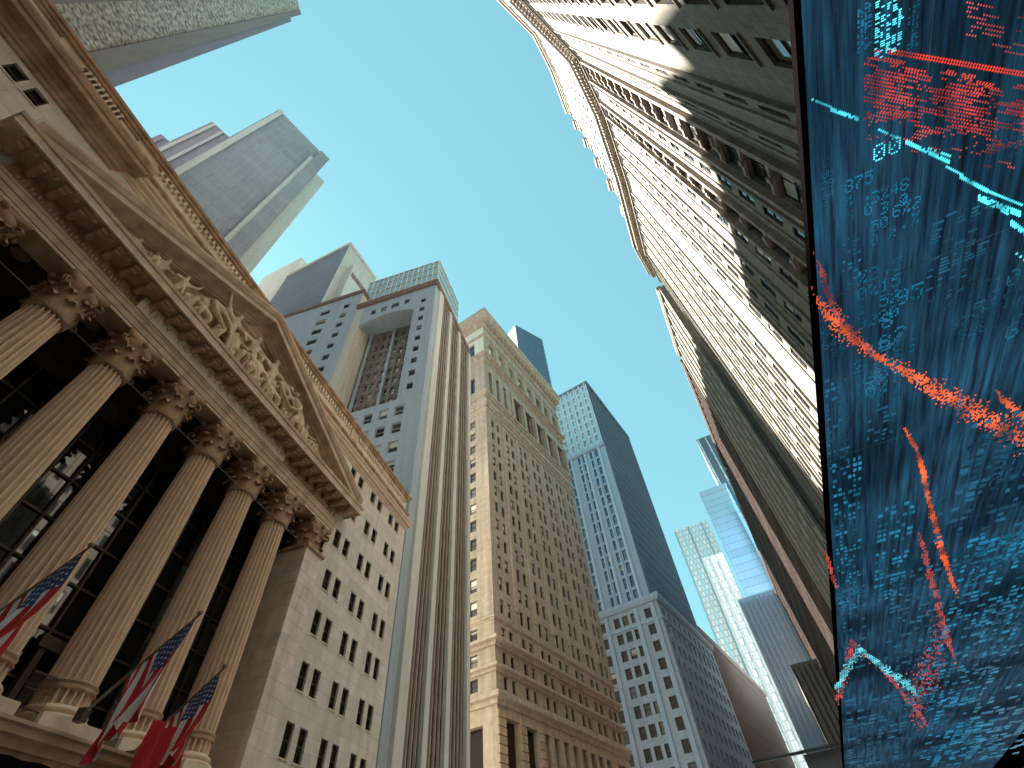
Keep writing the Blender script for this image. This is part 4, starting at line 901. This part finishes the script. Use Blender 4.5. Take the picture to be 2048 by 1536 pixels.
def trace(name, mt, pts, wpx, dens, size, spread=1.0):
    """LED dots scattered along a chart line given by photo points"""
    m = M(); _ly[0] += 1
    for (a, b, wa), (c, d, wb) in zip(pts, pts[1:]):
        n = int(math.hypot(c-a, d-b)*dens)
        for _ in range(n):
            t = rg.random(); w_ = wa+(wb-wa)*t; g = rg.gauss(0, .42)*w_
            k = 3.4; px = round((a+(c-a)*t+g*.45)/k)*k; py = round((b+(d-b)*t+g)/k)*k+(px*.6) % 3.4
            dot_px(m, px, py, size*.72)
    stuff(m.build(name, mt, SCR))
FONT = {'0': '01110100011001110101110011000101110', '1': '00100011000010000100001000010001110', '2': '01110100010000100110010001000011111', '3': '11110000010000101110000010000111110', '4': '00010001100101010010111110001000010', '5': '11111100001111000001000011000101110', '6': '01110100001000011110100011000101110', '7': '11111000010001000100010000100001000', '8': '01110100011000101110100011000101110', '9': '01110100011000101111000010000101110', '.': '00000000000000000000000000110001100', '%': '11001110100001000100010000101110011'}
def digits(name, mt, px, py, h_px, cols, rows, gap=1.5, chars='0123456789.%', fade=.0, wide=1.0, dot=.40):
    """block of dot-matrix figures; glyph rows run along the street"""
    m = M(); _ly[0] += 1
    x0, y0 = scr(px, py); x1, y1 = scr(px, py+h_px); H = abs(x1-x0); Wd = H*.55*wide
    for r_ in range(rows):
        for c_ in range(cols):
            if rg.random() < fade: continue
            g = FONT[rg.choice(chars)]; gx = x0+r_*H*gap; gy = y0-c_*Wd*1.22
            for i in range(7):
                for j in range(5):
                    if g[i*5+j] == '1' and rg.random() > fade*.5: dotq(m, gx+H*(i+.5)/7, gy-Wd*(j+.5)/5, H/7*dot, Wd/5*dot)
    stuff(m.build(name, mt, SCR))
def bars(name, mt, poly, n, rowh, jitter=.5, lo=.2, hi=1):
    """stacked short bars of a table between two photo points (top-left, bottom-right)"""
    m = M(); _ly[0] += 1
    (ax, ay), (bx_, by_) = poly; xa, ya = scr(ax, ay); xb, yb = scr(bx_, by_)
    x = min(xa, xb); xe = max(xa, xb); yl, yr = max(ya, yb), min(ya, yb)
    while x < xe:
        for k in range(n):
            if rg.random() < jitter: continue
            wv = (yl-yr)/n; y0 = yl-wv*k; L2 = wv*rg.uniform(lo, hi)*.92
            dotq(m, x, y0-L2/2, rowh*.30, L2/2)
        x += rowh
    stuff(m.build(name, mt, SCR))
# upper red dotted ticker band
def band(name, mt, px0, px1, py0, slope, nrow, dy, dx, dens, size):
    m = M(); _ly[0] += 1
    for k in range(nrow):
        ph = rg.uniform(0, 6); run = 0
        px = px0+rg.uniform(0, 8)
        while px < px1:
            py = py0+k*dy+(px-px0)*slope
            on = math.sin(px*.045+ph)+math.sin(px*.13+ph*2)*.6+rg.uniform(-.5, .5)
            if on > 1-2*dens(k, (px-px0)/(px1-px0)) and px < 2052: dot_px(m, px, py, size)
            px += dx
    stuff(m.build(name, mt, SCR))
band('red_ticker_band', 'l_rd', 1735, 2050, 92, .17, 2, 6.5, 5.6, lambda k, t: 1.6 if t > .12 else .5, 4.4)
band('red_ticker_band', 'l_rd', 1725, 2050, 112, .19, 18, 7.4, 6.2, lambda k, t: .62*math.exp(-((k-7)/8)**2)+.12*(1-t), 3.7)
band('red_ticker_band', 'l_dr', 1730, 2050, 108, .2, 26, 7.0, 5.4, lambda k, t: .5*math.exp(-((k-10)/10)**2), 3.4)
band('red_ticker_rows', 'l_dr', 1930, 2050, 4, .2, 10, 9.2, 5.6, lambda k, t: .42, 3.4)
# stepped cyan line
m = M(); _ly[0] += 1
for (a, b, c, d, w_) in ((1622, 198, 1662, 214, 5), (1660, 216, 1716, 236, 9), (1755, 258, 1795, 276, 5), (1810, 281, 1898, 322, 9), (1850, 294, 1905, 314, 4), (1890, 332, 1925, 350, 3), (1918, 350, 1975, 380, 8), (1955, 390, 2040, 424, 12), (1965, 378, 2044, 410, 7), (2020, 440, 2050, 462, 11), (1960, 400, 2020, 430, 3), (2030, 505, 2050, 520, 6)):
    n = int(math.hypot(c-a, d-b)/4.2)
    for rr_ in range(max(1, int(w_/3.6))):
        for i in range(n):
            if rg.random() < .10: continue
            t = (i+.5)/n; dot_px(m, a+(c-a)*t, b+(d-b)*t+rr_*3.9, 5.0)
stuff(m.build('cyan_trace', 'l_cy', SCR))
digits('figure_block', 'l_cy', 1745, 292, 34, 2, 1, wide=1.2, fade=.0, chars='0', dot=.30)
for (mt, px, py, hp, co, ro) in (('l_bl', 1688, 362, 26, 3, 3), ('l_bl', 1742, 384, 24, 4, 4), ('l_bl', 1784, 412, 24, 3, 2), ('l_bl', 1714, 545, 26, 4, 4), ('l_bl', 1764, 592, 30, 3, 5), ('l_dim', 1892, 588, 30, 6, 2), ('l_bl', 1706, 690, 26, 3, 4), ('l_dim', 2000, 570, 34, 4, 3), ('l_dim', 1900, 640, 20, 5, 2), ('l_dim', 1640, 320, 18, 2, 5), ('l_dim', 1640, 640, 18, 3, 4)): digits('figure_block', mt, px, py, hp, co, ro, 1.25, fade=.2)
bars('table_rows', 'l_cy', ((1748, 6), (1802, 96)), 5, .013, .42, .3, 1); bars('table_rows', 'l_bl', ((1712, 16), (1740, 92)), 4, .012, .4); bars('table_rows', 'l_bl', ((1815, 10), (1834, 96)), 3, .012, .55)
trace('orange_scatter', 'l_or', [(1636, 610, 55), (1690, 660, 34), (1760, 715, 10), (1800, 735, 22), (1860, 772, 34), (1920, 806, 40), (2000, 850, 44), (2052, 878, 44)], 20, 2.6, 4.6)
trace('orange_scatter', 'l_dr', [(1640, 530, 30), (1665, 620, 60), (1740, 700, 26)], 20, 1.6, 4.2)
trace('orange_scatter', 'l_or', [(1812, 865, 14), (1835, 900, 30), (1848, 960, 18), (1862, 1020, 22), (1880, 1090, 40), (1900, 1160, 44)], 20, 4.2, 4.6)
trace('orange_scatter', 'l_dr', [(1840, 1070, 26), (1868, 1180, 44), (1900, 1300, 40)], 20, 2.0, 4.4); trace('orange_scatter', 'l_dr', [(1890, 1250, 40), (1850, 1350, 50), (1820, 1430, 40)], 20, 2.0, 4.4)
trace('orange_scatter', 'l_or', [(1995, 790, 16), (2052, 838, 26)], 20, 3, 4.4)
trace('orange_scatter', 'l_dr', [(1652, 1105, 10), (1668, 1165, 14)], 10, 3, 4.4); trace('orange_scatter', 'l_dr', [(1672, 1400, 10), (1705, 1285, 14), (1760, 1330, 10), (1850, 1440, 12)], 10, 2.2, 4.4)
trace('teal_trace', 'l_tl', [(1672, 1375, 8), (1692, 1335, 10), (1720, 1295, 8), (1770, 1335, 12), (1830, 1378, 18)], 12, 3.2, 4.6)
for (a, b, c, d, n, h, mt) in ((1662, 930, 1720, 1210, 6, .16, 'l_bl'), (1755, 1020, 1805, 1190, 6, .2, 'l_bl'), (1785, 1150, 1860, 1330, 8, .26, 'l_dim'), (1935, 1080, 2046, 1230, 9, .24, 'l_bl'), (1860, 1270, 1965, 1400, 9, .34, 'l_bl'), (1880, 1400, 1990, 1500, 10, .5, 'l_bl'), (1975, 1210, 2046, 1330, 7, .34, 'l_dim'), (1682, 1180, 1730, 1330, 4, .28, 'l_dim'), (1940, 850, 2000, 970, 4, .2, 'l_dim'), (1990, 960, 2046, 1050, 4, .22, 'l_dim'), (1895, 920, 1930, 1070, 3, .22, 'l_dim'), (1735, 690, 1790, 870, 4, .11, 'l_dim'), (1680, 480, 1722, 560, 4, .06, 'l_dim'), (2010, 250, 2046, 300, 4, .05, 'l_dim'), (1645, 760, 1700, 930, 4, .11, 'l_dim'), (1860, 440, 1960, 560, 5, .05, 'l_dim'), (1690, 1400, 1800, 1520, 6, .5, 'l_dim')):
    bars('table_rows', mt, ((a, b), (c, d)), n, h*.7, .5, .3, 1)
digits('figure_block', 'l_bl', 1945, 1425, 40, 9, 2, 1.3, fade=.15); digits('figure_block', 'l_bl', 1890, 1460, 34, 9, 2, 1.3, fade=.2); digits('figure_block', 'l_bl', 1950, 1085, 26, 7, 3, 1.3, fade=.25); digits('figure_block', 'l_dim', 1995, 870, 28, 4, 3, 1.3)
# ------------------------------------------------------------------ pavements
for nm, pts in (('pavement', [ny(-60, 15.6, 0), ny(60, 15.6, 0), ny(60, 19.5, 0), ny(-60, 19.5, 0)]),):
    m = M(); pts = [(p.x, p.y) for p in pts]
    m.q(*[(x, y, GZ) for x, y in pts])
    for i in range(4): a, b2 = pts[i], pts[(i+1) % 4]; m.q((a[0], a[1], GZ-.12), (b2[0], b2[1], GZ-.12), (b2[0], b2[1], GZ), (a[0], a[1], GZ))
    tag(m.build(nm, 'pave'), 'stone pavement along the exchange front', None, kind='structure')
m = M(); m.sweep([p for p in [q2, q1, q0]+far_first], [(-.2, GZ-.12), (3.4, GZ-.12), (3.4, GZ), (-.2, GZ)]); tag(m.build('pavement', 'pave'), 'stone pavement along the right side of the street', None, kind='structure')
